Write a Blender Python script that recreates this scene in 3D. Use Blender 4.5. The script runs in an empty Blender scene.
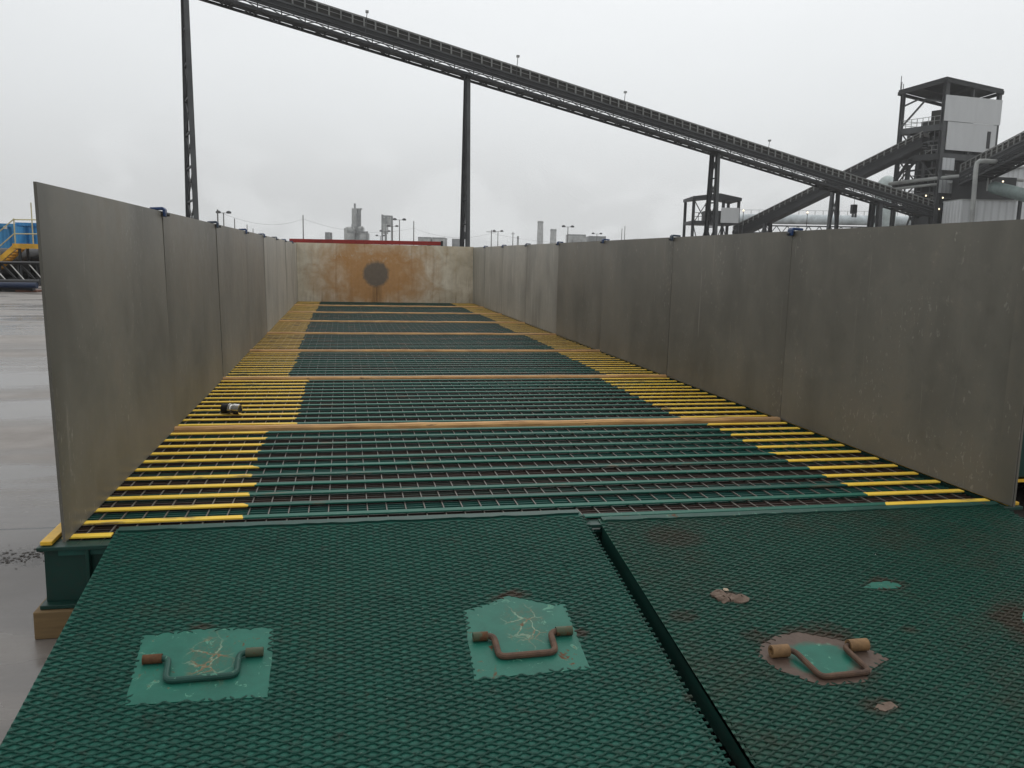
import bpy, math, random
import numpy as np
from mathutils import Vector, Matrix
random.seed(7)
rng = np.random.default_rng(5)
SC = bpy.context.scene
COL = SC.collection

# ------------------------------------------------------------------ camera
F_PX = 835.52
YAW, PITCH, ROLL = 0.2004, 0.1497, 0.0229
CAM = Vector((0, 0, 1.0))
FWD = Vector((math.sin(YAW) * math.cos(PITCH), math.cos(YAW) * math.cos(PITCH), -math.sin(PITCH)))
R0 = Vector((math.cos(YAW), -math.sin(YAW), 0)); U0 = R0.cross(FWD)
RT = R0 * math.cos(ROLL) + U0 * math.sin(ROLL)
UP = -R0 * math.sin(ROLL) + U0 * math.cos(ROLL)
cam = bpy.data.cameras.new('camera'); co = bpy.data.objects.new('camera', cam); COL.objects.link(co)
co.matrix_world = Matrix(((RT.x, UP.x, -FWD.x, CAM.x), (RT.y, UP.y, -FWD.y, CAM.y), (RT.z, UP.z, -FWD.z, CAM.z), (0, 0, 0, 1)))
cam.sensor_fit = 'HORIZONTAL'; cam.sensor_width = 36.0; cam.lens = F_PX / 1024 * 36
cam.clip_start = 0.05; cam.clip_end = 6000
SC.camera = co

def at(px, py, D):
    """world point at optical depth D seen at that place of the survey photograph"""
    return CAM + (FWD + (px - 512) / F_PX * RT - (py - 384) / F_PX * UP) * D

GZ = -0.335          # yard level; the deck top is z = 0

# ------------------------------------------------------------------ mesh helper
class MB:
    def __init__(s): s.v = []; s.f = []
    def add(s, vs, fs):
        n = len(s.v); s.v.extend([tuple(v) for v in vs]); s.f.extend([tuple(i + n for i in f) for f in fs]); return s
    def box(s, x0, x1, y0, y1, z0, z1):
        vs = [(x, y, z) for z in (z0, z1) for y in (y0, y1) for x in (x0, x1)]
        return s.add(vs, [(0, 2, 3, 1), (4, 5, 7, 6), (0, 1, 5, 4), (2, 6, 7, 3), (0, 4, 6, 2), (1, 3, 7, 5)])
    def bar(s, a, b, w, h, side=None):
        """rectangular bar from a to b, w along side, h across"""
        a, b = Vector(a), Vector(b); d = (b - a).normalized()
        if side is None:
            side = Vector((0, 0, 1)).cross(d)
            if side.length < 1e-3: side = Vector((1, 0, 0))
        side = Vector(side); side = (side - d * side.dot(d)).normalized(); up = d.cross(side)
        vs = []
        for p in (a, b):
            for i, j in ((-1, -1), (1, -1), (1, 1), (-1, 1)):
                vs.append(p + side * (i * w / 2) + up * (j * h / 2))
        return s.add(vs, [(0, 3, 2, 1), (4, 5, 6, 7), (0, 1, 5, 4), (1, 2, 6, 5), (2, 3, 7, 6), (3, 0, 4, 7)])
    def ibeam(s, a, b, w, h, side):
        a, b = Vector(a), Vector(b); d = (b - a).normalized(); side = Vector(side); side = (side - d * side.dot(d)).normalized(); up = d.cross(side)
        t = h * .13
        s.bar(a + up * (h / 2 - t / 2), b + up * (h / 2 - t / 2), w, t, side)
        s.bar(a - up * (h / 2 - t / 2), b - up * (h / 2 - t / 2), w, t, side)
        return s.bar(a, b, w * .12, h - 2 * t, side)
    def tube(s, pts, r, n=10, caps=True):
        pts = [Vector(p) for p in pts]; rs = r if isinstance(r, (list, tuple)) else [r] * len(pts)
        rings = []; prev = None
        for i, p in enumerate(pts):
            d = (pts[min(i + 1, len(pts) - 1)] - pts[max(i - 1, 0)]).normalized()
            ref = prev if prev is not None else (Vector((0, 0, 1)) if abs(d.z) < .9 else Vector((1, 0, 0)))
            e1 = (ref - d * ref.dot(d)).normalized(); e2 = d.cross(e1); prev = e1
            rings.append([p + (e1 * math.cos(2 * math.pi * k / n) + e2 * math.sin(2 * math.pi * k / n)) * rs[i] for k in range(n)])
        vs = [q for rg in rings for q in rg]; fs = []
        for i in range(len(pts) - 1):
            for k in range(n):
                a = i * n + k; b = i * n + (k + 1) % n
                fs.append((a, b, b + n, a + n))
        if caps:
            fs.append(tuple(range(n - 1, -1, -1))); fs.append(tuple((len(pts) - 1) * n + k for k in range(n)))
        return s.add(vs, fs)
    def lathe(s, c, prof, n=20):
        """rings of (r, z) about the vertical through c"""
        c = Vector(c); vs = []; fs = []
        for r, z in prof:
            for k in range(n):
                t = 2 * math.pi * k / n; vs.append((c.x + r * math.cos(t), c.y + r * math.sin(t), c.z + z))
        for i in range(len(prof) - 1):
            for k in range(n):
                a = i * n + k; b = i * n + (k + 1) % n; fs.append((a, b, b + n, a + n))
        fs.append(tuple(range(n - 1, -1, -1))); fs.append(tuple((len(prof) - 1) * n + k for k in range(n)))
        return s.add(vs, fs)
    def prism(s, poly, up, h):
        n = len(poly); up = Vector(up)
        vs = [Vector(p) for p in poly] + [Vector(p) + up * h for p in poly]
        fs = [tuple(range(n - 1, -1, -1)), tuple(range(n, 2 * n))] + [(i, (i + 1) % n, (i + 1) % n + n, i + n) for i in range(n)]
        return s.add(vs, fs)
    def build(s, name, mat, parent=None, bevel=0, smooth=False, origin=None):
        me = bpy.data.meshes.new(name)
        o0 = Vector(origin) if origin is not None else Vector((0, 0, 0))
        if origin is None and parent is not None: o0 = world_origin(parent)
        me.from_pydata([tuple(Vector(v) - o0) for v in s.v], [], s.f); me.update()
        if smooth:
            me.shade_smooth() if hasattr(me, 'shade_smooth') else None
        ob = bpy.data.objects.new(name, me); COL.objects.link(ob)
        me.materials.append(mat)
        if parent is not None: ob.parent = parent
        elif origin is not None: ob.location = o0
        if bevel:
            m = ob.modifiers.new('bevel', 'BEVEL'); m.width = bevel; m.segments = 2; m.limit_method = 'ANGLE'; m.angle_limit = math.radians(40)
        if smooth:
            m = ob.modifiers.new('split', 'EDGE_SPLIT'); m.split_angle = math.radians(35)
        return ob

def world_origin(o):
    p = Vector((0, 0, 0))
    while o is not None:
        p += o.location; o = o.parent
    return p

def tag(o, label=None, cat=None, group=None, kind=None):
    if label: o['label'] = label
    if cat: o['category'] = cat
    if group: o['group'] = group
    if kind: o['kind'] = kind
    return o
def thing(name, loc, label, cat, group=None):
    o = bpy.data.objects.new(name, None); o.empty_display_size = .2; COL.objects.link(o); o.location = loc
    return tag(o, label, cat, group, 'thing')
def copy_tree(o, parent=None):
    c = o.copy(); COL.objects.link(c)
    if parent is not None: c.parent = parent
    for ch in list(o.children): copy_tree(ch, c)
    return c

# ------------------------------------------------------------------ material helper
class NT:
    def __init__(s, name):
        s.m = bpy.data.materials.new(name); s.m.use_nodes = True; s.t = s.m.node_tree; s.n = s.t.nodes; s.l = s.t.links
        s.b = s.n['Principled BSDF']; s.co = None
    def node(s, typ, **kw):
        nd = s.n.new(typ)
        for k, v in kw.items(): setattr(nd, k, v)
        return nd
    def put(s, sock, v):
        if hasattr(v, 'is_output') or isinstance(v, bpy.types.NodeSocket): s.l.new(v, sock)
        else:
            if isinstance(v, tuple) and len(v) == 3 and sock.type == 'RGBA': v = (*v, 1)
            sock.default_value = v
    def obj(s, scale=(1, 1, 1), world=False, loc=(0, 0, 0)):
        if world:
            src = s.node('ShaderNodeNewGeometry').outputs['Position']
        else:
            src = s.node('ShaderNodeTexCoord').outputs['Object']
        mp = s.node('ShaderNodeMapping'); mp.inputs['Scale'].default_value = scale; mp.inputs['Location'].default_value = loc
        s.l.new(src, mp.inputs[0]); return mp.outputs[0]
    def noise(s, vec, scale=5, detail=4, rough=.55, dist=0):
        nd = s.node('ShaderNodeTexNoise'); nd.inputs['Scale'].default_value = scale; nd.inputs['Detail'].default_value = detail
        nd.inputs['Roughness'].default_value = rough; nd.inputs['Distortion'].default_value = dist; s.l.new(vec, nd.inputs['Vector']); return nd.outputs['Fac']
    def ramp(s, fac, a, b):
        nd = s.node('ShaderNodeMapRange'); nd.inputs['From Min'].default_value = a; nd.inputs['From Max'].default_value = b; s.put(nd.inputs['Value'], fac); return nd.outputs[0]
    def mix(s, fac, a, b, mode='MIX'):
        nd = s.node('ShaderNodeMix', data_type='RGBA', blend_type=mode); s.put(nd.inputs[0], fac); s.put(nd.inputs[6], a); s.put(nd.inputs[7], b); return nd.outputs[2]
    def math(s, op, a, b=0.0, c=0.0):
        nd = s.node('ShaderNodeMath', operation=op); s.put(nd.inputs[0], a); s.put(nd.inputs[1], b); s.put(nd.inputs[2], c); return nd.outputs[0]
    def sep(s, vec):
        nd = s.node('ShaderNodeSeparateXYZ'); s.l.new(vec, nd.inputs[0]); return nd.outputs
    def rnd(s): return s.node('ShaderNodeObjectInfo').outputs['Random']
    def bump(s, h, strength=.3, dist=.01):
        nd = s.node('ShaderNodeBump'); nd.inputs['Strength'].default_value = strength; nd.inputs['Distance'].default_value = dist
        s.l.new(h, nd.inputs['Height']); s.l.new(nd.outputs[0], s.b.inputs['Normal'])
    def fin(s, color, rough=.5, metal=0.0, spec=None):
        s.put(s.b.inputs['Base Color'], color); s.put(s.b.inputs['Roughness'], rough); s.put(s.b.inputs['Metallic'], metal)
        if spec is not None: s.b.inputs['Specular IOR Level'].default_value = spec
        return s.m

def simple(name, col, rough=.6, metal=0., var=.25, scale=3., world=True):
    t = NT(name); v = t.obj(world=world); n = t.noise(v, scale, 5, .6)
    c = t.mix(t.ramp(n, .3, .7), tuple(x * (1 - var) for x in col), tuple(min(1, x * (1 + var)) for x in col))
    return t.fin(c, rough, metal)

def painted_rusty(name, paint, rust=(.09, .035, .014), amount=.62, scale=9., rough=.42, var=.2, dirt=(.03, .028, .022)):
    t = NT(name); v = t.obj(world=True)
    n1 = t.noise(v, scale, 8, .65); n2 = t.noise(v, scale * .35, 4, .5); n3 = t.noise(v, scale * 6, 3, .6)
    base = t.mix(t.ramp(n2, .3, .7), tuple(x * (1 - var) for x in paint), tuple(x * (1 + var) for x in paint))
    base = t.mix(t.math('MULTIPLY', t.ramp(n3, .45, .75), .35), base, dirt)
    mask = t.ramp(t.math('ADD', t.math('MULTIPLY', n1, .7), t.math('MULTIPLY', n2, .3)), amount, amount + .06)
    c = t.mix(mask, base, t.mix(n3, rust, tuple(x * 1.9 for x in rust)))
    r = t.math('MULTIPLY_ADD', mask, .35, rough)
    t.bump(n3, .15, .002)
    return t.fin(c, r, 0, .3)

GREEN = (.015, .075, .058)
M = {}
M['green'] = painted_rusty('green paint', (.012, .060, .047), amount=.66)
M['green_dark'] = painted_rusty('green painted beam', (.009, .046, .036), amount=.7)

def mesh_mat(name, paint, brown, brown_amt, halos):
    t = NT(name); v = t.obj(world=True)
    n0 = t.noise(v, 1.5, 4, .6); n1 = t.noise(v, 7, 7, .7); n2 = t.noise(v, 45, 3, .6); n3 = t.noise(v, 130, 2, .5)
    c = t.mix(t.ramp(n1, .3, .7), tuple(x * .78 for x in paint), tuple(x * 1.22 for x in paint))
    m = t.ramp(t.math('ADD', t.math('MULTIPLY', n0, .5), t.math('MULTIPLY', n1, .5)), brown_amt, brown_amt + .16)
    c = t.mix(t.math('MULTIPLY', m, .75), c, brown)
    gr = t.noise(v, 62, 2, .7, .6); gr2 = t.noise(v, 24, 4, .7, .4)
    c = t.mix(t.math('MULTIPLY', t.ramp(gr, .52, .70), .55), c, tuple(min(.3, x * 1.7 + .012) for x in paint))
    c = t.mix(t.math('MULTIPLY', t.ramp(gr, .46, .30), .5), c, tuple(x * .5 for x in paint))
    c = t.mix(t.math('MULTIPLY', t.ramp(gr2, .55, .72), .45), c, (.034, .036, .028))
    chips = t.ramp(t.math('ADD', t.math('MULTIPLY', n2, .55), t.math('MULTIPLY', n1, .45)), .66, .72)
    c = t.mix(t.math('MULTIPLY', chips, .7), c, (.045, .028, .017))
    pale = t.ramp(n3, .70, .76)
    c = t.mix(t.math('MULTIPLY', pale, .6), c, (.15, .20, .17))
    s = t.sep(v); tot = None
    for (hx, hy, hr, amt) in halos:
        dx = t.math('SUBTRACT', s[0], hx); dy = t.math('SUBTRACT', s[1], hy)
        d = t.math('SQRT', t.math('ADD', t.math('MULTIPLY', dx, dx), t.math('MULTIPLY', t.math('MULTIPLY', dy, dy), 2.2)))
        k = t.math('MULTIPLY', t.ramp(t.math('ADD', d, t.math('MULTIPLY_ADD', n1, hr * 2.4, -hr * 1.2)), hr * 1.15, hr * .55), amt)
        tot = k if tot is None else t.math('MAXIMUM', tot, k)
    c = t.mix(tot, c, t.mix(n2, (.020, .013, .009), (.062, .038, .024)))
    r = t.math('MULTIPLY_ADD', n1, .25, .38)
    t.bump(n2, .2, .003)
    return t.fin(c, r, 0, .17)
HALO_A = [(.52, 2.525, .07, .9), (-.42, 2.452, .045, .7), (.69, 2.30, .03, .8), (.93, 1.98, .03, .5)]
HALO_B = [(1.385, 2.13, .19, .9), (1.84, 2.455, .07, .85), (2.2, 2.2, .17, .8), (1.24, 2.445, .05, .8), (1.22, 2.86, .13, .55), (1.43, 1.88, .05, .6), (1.05, 2.35, .05, .5), (1.75, 2.2, .04, .5)]
M['mesh_a'] = mesh_mat('green expanded mesh', (.006, .050, .0355), (.020, .034, .022), .52, HALO_A) #[(.52, 2.525, .07, .9), (-.42, 2.452, .045, .7), (.69, 2.30, .03, .8), (.93, 1.98, .03, .5)])
M['mesh_b'] = mesh_mat('green expanded mesh worn', (.006, .044, .030), (.025, .027, .017), .47, HALO_B) #[(1.385, 2.13, .19, .9), (1.84, 2.455, .07, .85), (2.2, 2.2, .17, .8), (1.24, 2.445, .05, .8), (1.22, 2.86, .13, .55), (1.43, 1.88, .05, .6), (1.05, 2.35, .05, .5), (1.75, 2.2, .04, .5)])
M['plate'] = mesh_mat('green ramp plate', (.011, .080, .058), (.036, .044, .030), .55, HALO_A)
M['plate_b'] = mesh_mat('green ramp plate worn', (.0115, .070, .048), (.044, .040, .027), .49, HALO_B)

def patch_mat(name, amount, center=None, teal=(.016, .118, .084), marks=()):
    t = NT(name); v = t.obj(world=True)
    n1 = t.noise(v, 9, 7, .65, .4); n2 = t.noise(v, 28, 6, .7, .8); n3 = t.noise(v, 90, 3, .6)
    c = t.mix(t.ramp(n1, .35, .65), tuple(x * .85 for x in teal), tuple(x * 1.15 for x in teal))
    c = t.mix(t.math('MULTIPLY', t.ramp(n2, .61, .64), .8), c, (.09, .26, .18))
    for (px_, py_) in marks:
        s = t.sep(v); dx = t.math('SUBTRACT', s[0], px_); dy = t.math('SUBTRACT', s[1], py_)
        dd = t.math('SQRT', t.math('ADD', t.math('MULTIPLY', t.math('MULTIPLY', dx, dx), 3.2), t.math('MULTIPLY', dy, dy)))
        near = t.ramp(t.math('ADD', dd, t.math('MULTIPLY_ADD', n1, .16, -.08)), .13, .05)
        vo = t.node('ShaderNodeTexVoronoi', feature='DISTANCE_TO_EDGE'); vo.inputs['Scale'].default_value = 17; vo.inputs['Randomness'].default_value = 1
        wv = t.node('ShaderNodeVectorMath', operation='ADD'); t.l.new(v, wv.inputs[0]); wn = t.node('ShaderNodeTexNoise'); wn.inputs['Scale'].default_value = 30; t.l.new(v, wn.inputs['Vector']); ws = t.node('ShaderNodeVectorMath', operation='SCALE'); ws.inputs['Scale'].default_value = .03; t.l.new(wn.outputs['Color'], ws.inputs[0]); t.l.new(ws.outputs[0], wv.inputs[1]); t.l.new(wv.outputs[0], vo.inputs['Vector'])
        crk = t.math('MULTIPLY', near, t.ramp(vo.outputs['Distance'], .055, .02))
        c = t.mix(t.math('MULTIPLY', crk, .75), c, t.mix(t.ramp(n2, .45, .55), (.22, .34, .24), (.19, .09, .035)))
        stn = t.math('MULTIPLY', near, t.ramp(n3, .40, .62)); c = t.mix(t.math('MULTIPLY', stn, .35), c, (.12, .08, .04))
    if center:
        s = t.sep(v); dx = t.math('SUBTRACT', s[0], center[0]); dy = t.math('SUBTRACT', s[1], center[1]); dd = t.math('SQRT', t.math('ADD', t.math('MULTIPLY', dx, dx), t.math('MULTIPLY', t.math('MULTIPLY', dy, dy), 1.6)))
        k = t.ramp(t.math('ADD', dd, t.math('MULTIPLY_ADD', n1, .14, -.07)), .085, .115)
        c = t.mix(k, c, t.mix(n2, (.05, .03, .022), (.13, .095, .075)))
    rust = t.ramp(t.math('ADD', t.math('MULTIPLY', n1, .55), t.math('MULTIPLY', n2, .45)), amount, amount + .04)
    c = t.mix(rust, c, t.mix(n3, (.05, .025, .013), (.15, .07, .032)))
    t.bump(n2, .2, .003)
    return t.fin(c, t.math('MULTIPLY_ADD', rust, .25, .5), 0, .2)
M['patch'] = patch_mat('bare green plate', .585, None, (.016, .118, .084), ((-.375, 2.30), (.535, 2.36)))
M['patch_rust'] = patch_mat('bare rusty plate', .555)
M['patch_core'] = patch_mat('rusty plate with green core', .62, (1.385, 2.095))

def rust_mat(name, a=(.045, .024, .015), b=(.145, .078, .042), rough=.75):
    t = NT(name); v = t.obj(world=True); n = t.noise(v, 24, 6, .7); n2 = t.noise(v, 3, 3)
    c = t.mix(t.ramp(n, .3, .7), a, b); c = t.mix(t.math('MULTIPLY', n2, .4), c, (.06, .04, .03))
    t.bump(n, .3, .003); return t.fin(c, rough)
M['rust'] = rust_mat('rusty steel rod')
M['rust_tan'] = rust_mat('tan rusted barrel', (.14, .075, .028), (.32, .185, .075))
M['barrel_worn'] = patch_mat('worn tan barrel paint', .48, None, (.07, .085, .05))
M['rust_green'] = patch_mat('worn green rod', .57, None, (.02, .07, .055))

# rusty crossbar: tan rust, pale wear along its crown
t = NT('rusty crossbar'); v = t.obj((1, 6, 6), world=True); n = t.noise(v, 5, 6, .65); n2 = t.noise(v, 1.2, 3)
c = t.mix(t.ramp(n, .3, .7), (.32, .155, .05), (.72, .42, .16)); c = t.mix(t.ramp(n2, .55, .75), c, (.36, .25, .15)); c = t.mix(t.ramp(n, .66, .7), c, (.05, .028, .018))
t.bump(n, .2, .003); M['crossbar'] = t.fin(c, .6)

# slat paint: yellow at the sides, green between, worn
def slat_mat(name, xl, xr, slope=0.0):
    t = NT(name); pos = t.obj(world=True); x = t.sep(pos)[0]; y = t.sep(pos)[1]
    n = t.noise(t.obj((1, 4, 4), world=True), 4, 7, .65); n2 = t.noise(pos, 30, 3)
    row = t.noise(t.obj((.05, 4.3, 0), world=True), 1.0, 2)
    edge = t.math('MULTIPLY_ADD', t.noise(pos, 50, 2), .02, -.01)
    rag = t.node('ShaderNodeTexNoise'); rag.noise_dimensions = '1D'; rag.inputs['Scale'].default_value = 9.0; t.l.new(y, rag.inputs['W'])
    xx = t.math('ADD', t.math('ADD', x, edge), t.math('MULTIPLY_ADD', rag.outputs['Fac'], .09, -.045))
    if slope: xx = t.math('ADD', xx, t.math('MULTIPLY', t.math('SUBTRACT', y, 3.9), slope))
    side = t.math('MAXIMUM', t.math('LESS_THAN', xx, xl), t.math('GREATER_THAN', xx, xr))
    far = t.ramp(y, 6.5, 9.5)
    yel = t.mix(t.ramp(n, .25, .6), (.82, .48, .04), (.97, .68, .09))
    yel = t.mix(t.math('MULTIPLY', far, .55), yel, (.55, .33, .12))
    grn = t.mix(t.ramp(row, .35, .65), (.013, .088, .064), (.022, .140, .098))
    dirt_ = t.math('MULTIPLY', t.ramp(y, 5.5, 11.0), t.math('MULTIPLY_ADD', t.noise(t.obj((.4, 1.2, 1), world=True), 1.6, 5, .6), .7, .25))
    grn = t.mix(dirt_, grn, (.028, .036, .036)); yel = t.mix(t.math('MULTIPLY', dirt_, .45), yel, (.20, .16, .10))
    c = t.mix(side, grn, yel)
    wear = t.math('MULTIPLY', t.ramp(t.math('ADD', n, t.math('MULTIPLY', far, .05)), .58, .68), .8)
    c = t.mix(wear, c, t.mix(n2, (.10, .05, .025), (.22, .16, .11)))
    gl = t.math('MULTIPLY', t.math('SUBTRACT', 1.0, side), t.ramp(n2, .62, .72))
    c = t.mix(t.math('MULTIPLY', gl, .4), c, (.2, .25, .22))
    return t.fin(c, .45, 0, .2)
t = NT('bearing bar steel'); pos = t.obj(world=True); row = t.noise(t.obj((.12, 5.2, 0), world=True), 1.0, 3, .6); n2 = t.noise(pos, 22, 4)
c = t.mix(t.ramp(row, .51, .56), t.mix(n2, (.020, .011, .008), (.055, .030, .021)), t.mix(n2, (.004, .05, .040), (.010, .105, .082)))
M['bearing'] = t.fin(c, .6)
t = NT('cross rod'); n2 = t.noise(t.obj(world=True), 14, 4); c = t.mix(n2, (.055, .045, .038), (.19, .17, .145)); M['rod'] = t.fin(c, .45)
M['sump'] = simple('dark wet sump', (.022, .016, .012), .35, 0, .5, 3)
M['yellow'] = painted_rusty('yellow edge paint', (.80, .48, .045), amount=.64, scale=7, rough=.42, dirt=(.3, .18, .05))

Y1_, SP_ = 4.906, 1.9697
def wall_mat(name, base, streak, streak_amt, rust_amt=0.):
    t = NT(name); pos = t.obj(world=True); r = t.rnd()
    off = t.node('ShaderNodeVectorMath', operation='ADD'); t.l.new(pos, off.inputs[0])
    cmb = t.node('ShaderNodeCombineXYZ'); t.l.new(t.math('MULTIPLY', r, 37.0), cmb.inputs[1]); t.l.new(cmb.outputs[0], off.inputs[1])
    def mp(sc):
        m = t.node('ShaderNodeMapping'); m.inputs['Scale'].default_value = sc; t.l.new(off.outputs[0], m.inputs[0]); return m.outputs[0]
    big = t.noise(mp((1, 1, .8)), 1.3, 4, .55, .3); st = t.noise(mp((6, 6, .5)), 1.6, 6, .65, .6); fine = t.noise(mp((1, 1, 1)), 55, 4, .7); mid = t.noise(mp((1, 1, 1)), 9, 6, .65)
    k = t.math('MULTIPLY_ADD', r, .24, .88)
    c0 = t.mix(t.ramp(big, .32, .68), tuple(x * .72 for x in base), tuple(x * 1.26 for x in base))
    c0 = t.mix(1.0, c0, t.node('ShaderNodeCombineColor').outputs[0], 'MIX') if False else c0
    mul = t.node('ShaderNodeVectorMath', operation='SCALE'); t.l.new(c0, mul.inputs[0]); t.l.new(k, mul.inputs['Scale'])
    c = t.mix(t.math('MULTIPLY', t.ramp(st, .54, .76), streak_amt), mul.outputs[0], streak)
    c = t.mix(t.math('MULTIPLY', t.ramp(st, .44, .26), .1), c, tuple(x * .55 for x in base))
    c = t.mix(t.math('MULTIPLY', t.ramp(mid, .55, .75), .38), c, tuple(min(.5, x * 1.55) for x in base))
    c = t.mix(t.math('MULTIPLY', t.ramp(mid, .45, .28), .38), c, tuple(x * .6 for x in base))
    c = t.mix(t.math('MULTIPLY', t.ramp(t.math('ADD', t.math('MULTIPLY', fine, .7), t.math('MULTIPLY', mid, .3)), .62, .67), .55), c, (.36, .34, .30))
    sy = t.sep(pos)[1]; u_ = t.math('FLOORED_MODULO', t.math('SUBTRACT', sy, Y1_), SP_)
    band = t.math('MULTIPLY', t.ramp(t.math('ADD', u_, t.math('MULTIPLY_ADD', mid, .10, -.05)), .20, .07), t.math('GREATER_THAN', u_, .0))
    c = t.mix(t.math('MULTIPLY', band, .35), c, tuple(x * .5 for x in base))
    clus = t.ramp(t.noise(mp((1, 1, 1)), 2.6, 3, .5), .5, .62); spk = t.ramp(t.noise(mp((1.3, 1.3, .7)), 38, 3, .6, .5), .62, .67)
    c = t.mix(t.math('MULTIPLY', t.math('MULTIPLY', clus, spk), .55), c, (.40, .38, .33))
    sc_ = t.noise(mp((16, 16, .8)), 1.3, 3, .5, 1.5)
    c = t.mix(t.math('MULTIPLY', t.ramp(sc_, .70, .74), .45), c, (.33, .31, .27))
    z = t.sep(pos)[2]
    if rust_amt:
        rm = t.math('MULTIPLY', t.ramp(t.math('ADD', t.math('MULTIPLY', big, .6), t.math('MULTIPLY', mid, .4)), .5, .68), rust_amt)
        c = t.mix(rm, c, (.16, .115, .075))
    rough = t.math('MULTIPLY_ADD', mid, .22, .34)
    t.bump(t.math('ADD', t.math('MULTIPLY', big, 1.0), t.math('MULTIPLY', fine, .03)), .25, .02)
    return t.fin(c, rough, .2)
M['wall_dark'] = wall_mat('weathered dark sheet', (.172, .161, .134), (.21, .195, .165), .3, .3)
M['wall_mid'] = wall_mat('weathered grey sheet', (.215, .20, .168), (.33, .305, .255), .5, .4)
M['wall_pale'] = wall_mat('weathered pale sheet', (.37, .355, .31), (.62, .60, .54), .7, .3)
M['wall_edge'] = simple('sheet cut edge', (.30, .29, .26), .4, .4, .2, 20)

# back wall: tan sheet, rust stain round a clean disc
t = NT('rust stained back sheet'); pos = t.obj(world=True); s = t.sep(pos)
n = t.noise(pos, 2.6, 7, .65, .4); n2 = t.noise(pos, 16, 5, .7); st = t.noise(t.obj((7, 7, .5), world=True), 1.4, 5, .65)
dx = t.math('SUBTRACT', s[0], .66); dz = t.math('SUBTRACT', s[2], .55)
dd = t.math('SQRT', t.math('ADD', t.math('MULTIPLY', t.math('MULTIPLY', dx, dx), .55), t.math('MULTIPLY', dz, dz)))
c = t.mix(t.ramp(n, .3, .7), (.50, .42, .29), (.82, .75, .61))
c = t.mix(t.math('MULTIPLY', t.ramp(st, .5, .75), .5), c, (.46, .43, .36))
c = t.mix(t.math('MULTIPLY', t.ramp(st, .45, .3), .5), c, (.19, .10, .04))
rm = t.ramp(t.math('ADD', dd, t.math('MULTIPLY_ADD', n, 1.1, -.55)), 1.15, .45)
c = t.mix(t.math('MULTIPLY', rm, .85), c, t.mix(n2, (.40, .17, .034), (.60, .30, .085)))
wp = t.math('MULTIPLY', t.ramp(n2, .56, .66), t.ramp(t.math('ABSOLUTE', t.math('SUBTRACT', s[2], .98)), .22, .05))
c = t.mix(t.math('MULTIPLY', wp, .7), c, (.55, .50, .42))
ex_ = t.math('SUBTRACT', s[0], .686); ez_ = t.math('SUBTRACT', s[2], .592)
ed_ = t.math('SQRT', t.math('ADD', t.math('MULTIPLY', ex_, ex_), t.math('MULTIPLY', ez_, ez_)))
dk = t.ramp(t.math('ADD', ed_, t.math('ADD', t.math('MULTIPLY_ADD', n2, .12, -.06), t.math('MULTIPLY_ADD', n, .10, -.05))), .30, .235)
c = t.mix(t.math('MULTIPLY', dk, .93), c, t.mix(n2, (.115, .10, .082), (.20, .17, .135)))
drip = t.math('MULTIPLY', t.math('MULTIPLY', t.ramp(t.math('ABSOLUTE', ex_), .16, .02), t.ramp(s[2], .36, .30)), t.ramp(st, .4, .55))
c = t.mix(t.math('MULTIPLY', drip, .6), c, (.13, .075, .03))
M['backwall'] = t.fin(c, .55, .1)
M['disc'] = simple('clean grey disc', (.115, .11, .10), .5, .2, .2, 6)
M['blue'] = simple('blue clamp paint', (.014, .042, .13), .4, 0, .25, 30)
M['blue_worn'] = simple('faded blue grey clamp paint', (.04, .06, .09), .5, 0, .3, 30)
M['red'] = painted_rusty('red beam paint', (.30, .035, .03), amount=.68, scale=3, rough=.5)
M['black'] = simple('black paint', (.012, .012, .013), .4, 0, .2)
M['wood'] = None
t = NT('timber block'); n = t.noise(t.obj((3, 25, 25), world=True), 3, 5, .6); M['wood'] = t.fin(t.mix(n, (.09, .055, .025), (.25, .165, .07)), .75)
M['chrome'] = simple('dull alloy', (.80, .79, .77), .22, 1., .15, 40)
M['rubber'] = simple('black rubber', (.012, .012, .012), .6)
M['mud'] = rust_mat('dried mud', (.10, .065, .045), (.24, .18, .14), .9)
M['tab'] = simple('pale slot light and pebble', (.5, .55, .52), .4, 0, .1)

def steel(name, col, rough=.6): return simple(name, col, rough, 0, .3, .6)
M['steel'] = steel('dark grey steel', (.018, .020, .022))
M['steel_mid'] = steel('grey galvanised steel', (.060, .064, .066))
M['steel_light'] = steel('pale galvanised steel', (.30, .31, .30))
M['steel_post'] = steel('weathered pale rail steel', (.20, .205, .195))
M['belt'] = steel('brown black belt guard', (.013, .011, .008))
M['panel_dark'] = steel('charcoal side panel', (.013, .0145, .016))
def clad(name, col, pitch, depth=.35):
    t = NT(name); pos = t.obj(world=True); s = t.sep(pos)
    w = t.math('SINE', t.math('MULTIPLY', t.math('ADD', s[0], t.math('MULTIPLY', s[1], .8)), 2 * math.pi / pitch))
    n = t.noise(t.obj((1, 1, .2), world=True), 1.2, 4)
    c = t.mix(t.ramp(n, .3, .75), tuple(x * .9 for x in col), col)
    c = t.mix(t.math('MULTIPLY', t.ramp(w, .2, 1), depth), c, tuple(x * .45 for x in col))  # corrugation shade painted as dark stripes in the base colour
    (t.bump(w, .6, .05) if depth > .1 else None); return t.fin(c, .55)
M['clad'] = clad('pale grey corrugated cladding', (.60, .62, .63), .7)
M['clad_flat'] = clad('pale grey flat cladding', (.60, .615, .62), 1.0, .03)
M['clad_mid'] = clad('mid grey corrugated cladding', (.33, .345, .35), .7, .5)
M['pipe_green'] = steel('grey green duct', (.16, .21, .20))
M['dome'] = steel('pale green tank', (.44, .50, .49))
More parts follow.
